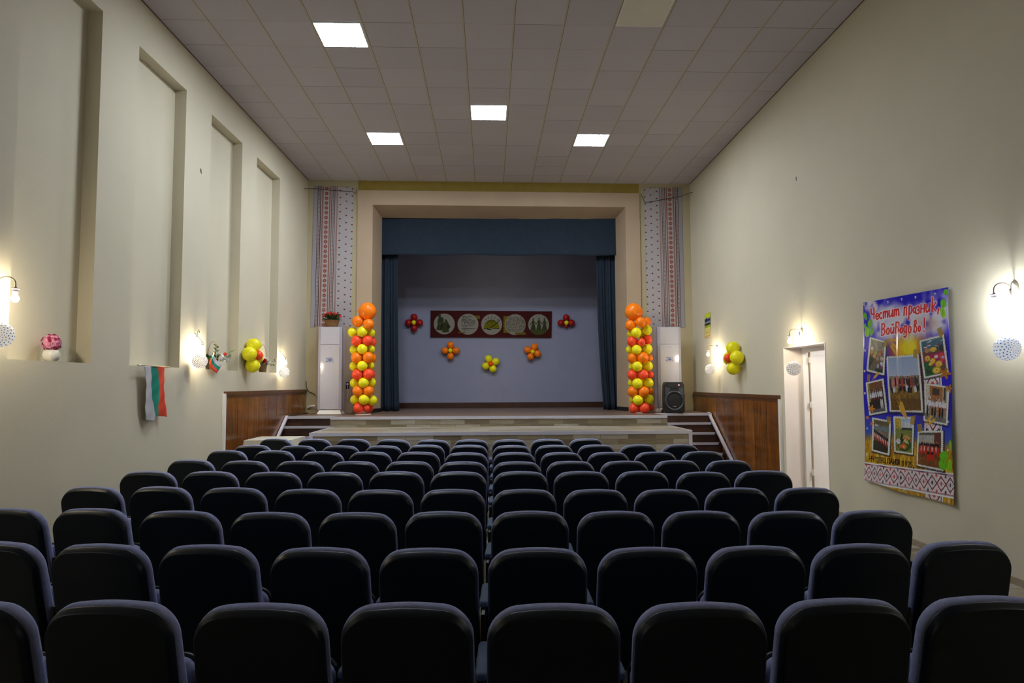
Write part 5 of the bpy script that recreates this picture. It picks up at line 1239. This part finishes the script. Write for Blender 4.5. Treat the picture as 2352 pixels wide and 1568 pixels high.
# small flag in front of it
t = thing('small_tricolour_flag', 'small white, green and red hand flag leaning over the basket in the third niche', 'flag', on_left(492, 812, .06))
cl_ = [((491, 808), (481, 833)), ((492, 818), (482, 841)), ((497, 827), (487, 848)), ((510, 837), (498, 857))]
def Pg(u, v):
    k = min(2.999, v*3); i = int(k); q = k-i
    a0 = on_left(*cl_[i][0], .06+.01*math.sin(v*8)); a1 = on_left(*cl_[i+1][0], .06+.01*math.sin(v*8)); b0 = on_left(*cl_[i][1], .05); b1 = on_left(*cl_[i+1][1], .05)
    return a0.lerp(a1, q).lerp(b0.lerp(b1, q), u)-t.location
o = ribbon('flag_cloth', Pg, 12, 24, FM, lambda u, v: 0 if u < .36 else 1 if u < .68 else 2); o.parent = t
bm = bmesh.new(); tube(bm, [on_left(493, 806, .06)-t.location, on_left(486, 846, -.02)-t.location], .004, 6); obj('stick', bm, M_polew, t)
# basket in the fourth niche
P = on_left(603, 855, -.066); P.z = NZ0
t = basket(P, .08, .18, 'wicker basket with handle, red carnation and greenery in the fourth niche', handle=.33, rz=.7, name='flower_basket')
Minv = (Matrix.Translation(P) @ Matrix.Rotation(.7, 4, 'Z')).inverted()
c = Minv @ wpos(606, 829, .04); addp('red_carnation', lambda bm: [bloom(bm, c, .06, rg, 8) for _ in range(4)], M_rred)
for px, py in ((616, 829), (619, 834), (612, 824)): c = Minv @ wpos(px, py, .03); addp('white_flower', lambda bm: bloom(bm, c, .045, rg, 7), M_rwhite)
def g2(bm):
    for px, py in ((598, 834), (603, 836), (612, 834), (620, 833), (626, 836), (630, 829)):
        for _ in range(4): leafs(bm, Minv @ wpos(px, py, .03), (rg.uniform(-1, 1), rg.uniform(-1, 1), rg.uniform(-1, .6)), .05, .014)
    tube(bm, [Minv @ wpos(606, 842, 0), Minv @ wpos(618, 836, .04), Minv @ wpos(628, 838, .05)], .003, 5)
addp('greenery', g2, M_leaf)

# ------------------------------------------------------------------ cables, pipe, socket, wall marks
def cable(name, pts, r, label, cat, m=None):
    bm = bmesh.new(); tube(bm, pts, r, 6); return tag(obj(name, bm, m or M_wire, None, True), label, cat)
W2 = lambda x, y, o_=.03: Vector(byy(x, y))+Vector((0, -o_, 0))
cable('wall_cable', [on_left(699, 433, .01), W2(722, 434), W2(765, 438), W2(811, 441), W2(819, 448, .09), W2(822, 436, .09)], .006, 'thin dark cable crossing the top of the hanging on the niche side', 'cable')
cable('wall_cable', [W2(1470, 448, .09), W2(1480, 466), W2(1500, 463), W2(1532, 457), W2(1560, 452), on_right(1591, 441, .01)], .006, 'thin dark cable crossing the top of the hanging on the loudspeaker side', 'cable')
cable('wall_cable', [on_left(703, 875, .02), on_left(704, 890, .03), W2(710, 899), W2(722, 904, .05), W2(727, 908, .1)], .009, 'short dark cable hanging in the corner beside the cooling unit', 'cable')
cable('drain_pipe', [W2(707, 938, .05), W2(710, 934, .06), W2(716, 932, .08), W2(729, 931, .2)], .022, 'white pipe running from the corner into the cooling unit', 'pipe', M_white)
Pk_ = [Vector((XL(y)+.09+.03*math.sin(y*9), y, ZS+.014)) for y in (13.1, 13.25, 13.4, 13.6, 13.75, 13.95, 14.1, 14.3)]
cable('stage_cable', Pk_, .012, 'dark cable lying in the stage corner above the stairs', 'cable')
t = thing('wall_socket', 'black wall plug socket between cooling unit and balloon column', 'wall socket', W2(799, 885, .012))
bm = bmesh.new(); box(bm, (-.035, -.012, -.075), (.035, .01, .075)); obj('socket_plate', bm, M_black, t, bevel=.004)
bm = bmesh.new(); tube(bm, [(0, -.012, .03), (0, -.05, .03)], .02, 12); pg = obj('plug', bm, M_white, t)
bm = bmesh.new(); tube(bm, [(0, -.045, .02), (.02, -.05, -.15), (.0, -.04, -.3), (-.05, -.02, -.36)], .005, 6); obj('plug_cord', bm, M_white, t)
bm = bmesh.new(); a, b2 = Vector(byy(787, 755)), Vector(byy(786, 945)); box(bm, (a.x-.03, a.y-.025, ZS), (a.x+.03, a.y-.012, a.z)); tag(obj('wooden_batten', bm, mat('bare batten', (.5, .3, .12), .6, var=.2), None), 'narrow bare wood batten upright beside the cooling unit that carries roses', 'batten')
a = Vector(byy(1509, 755)); bm = bmesh.new(); box(bm, (a.x-.035, a.y-.03, ZS), (a.x+.03, a.y-.012, a.z)); tag(obj('wooden_batten', bm, bpy.data.materials['bare batten'], None), 'narrow bare wood batten upright between the balloons and the loudspeaker', 'batten')
def stain(P, n, pts, label):
    bm = bmesh.new(); n = Vector(n); vs = [bm.verts.new(P+n*.003+Vector((0, a, b))) for a, b in pts]; bm.faces.new(vs)
    r = bmesh.ops.extrude_face_region(bm, geom=bm.faces[:]); bmesh.ops.translate(bm, verts=[v for v in r['geom'] if isinstance(v, bmesh.types.BMVert)], vec=-n*.006)
    tag(obj('wall_hole', bm, M_wire), label, 'hole')
stain(on_left(461, 393), (1, 0, 0), [(-.02, .03), (.0, .04), (.02, .02), (.03, -.01), (.02, -.035), (.0, -.02), (-.015, -.0)], 'small ragged dark hole high on the niche wall between second and third niches')
stain(on_right(1829, 411), (-1, 0, 0), [(-.01, .03), (.008, .035), (.01, 0), (.004, -.03), (-.008, -.02)], 'tiny dark hole high on the poster wall above the doorway')
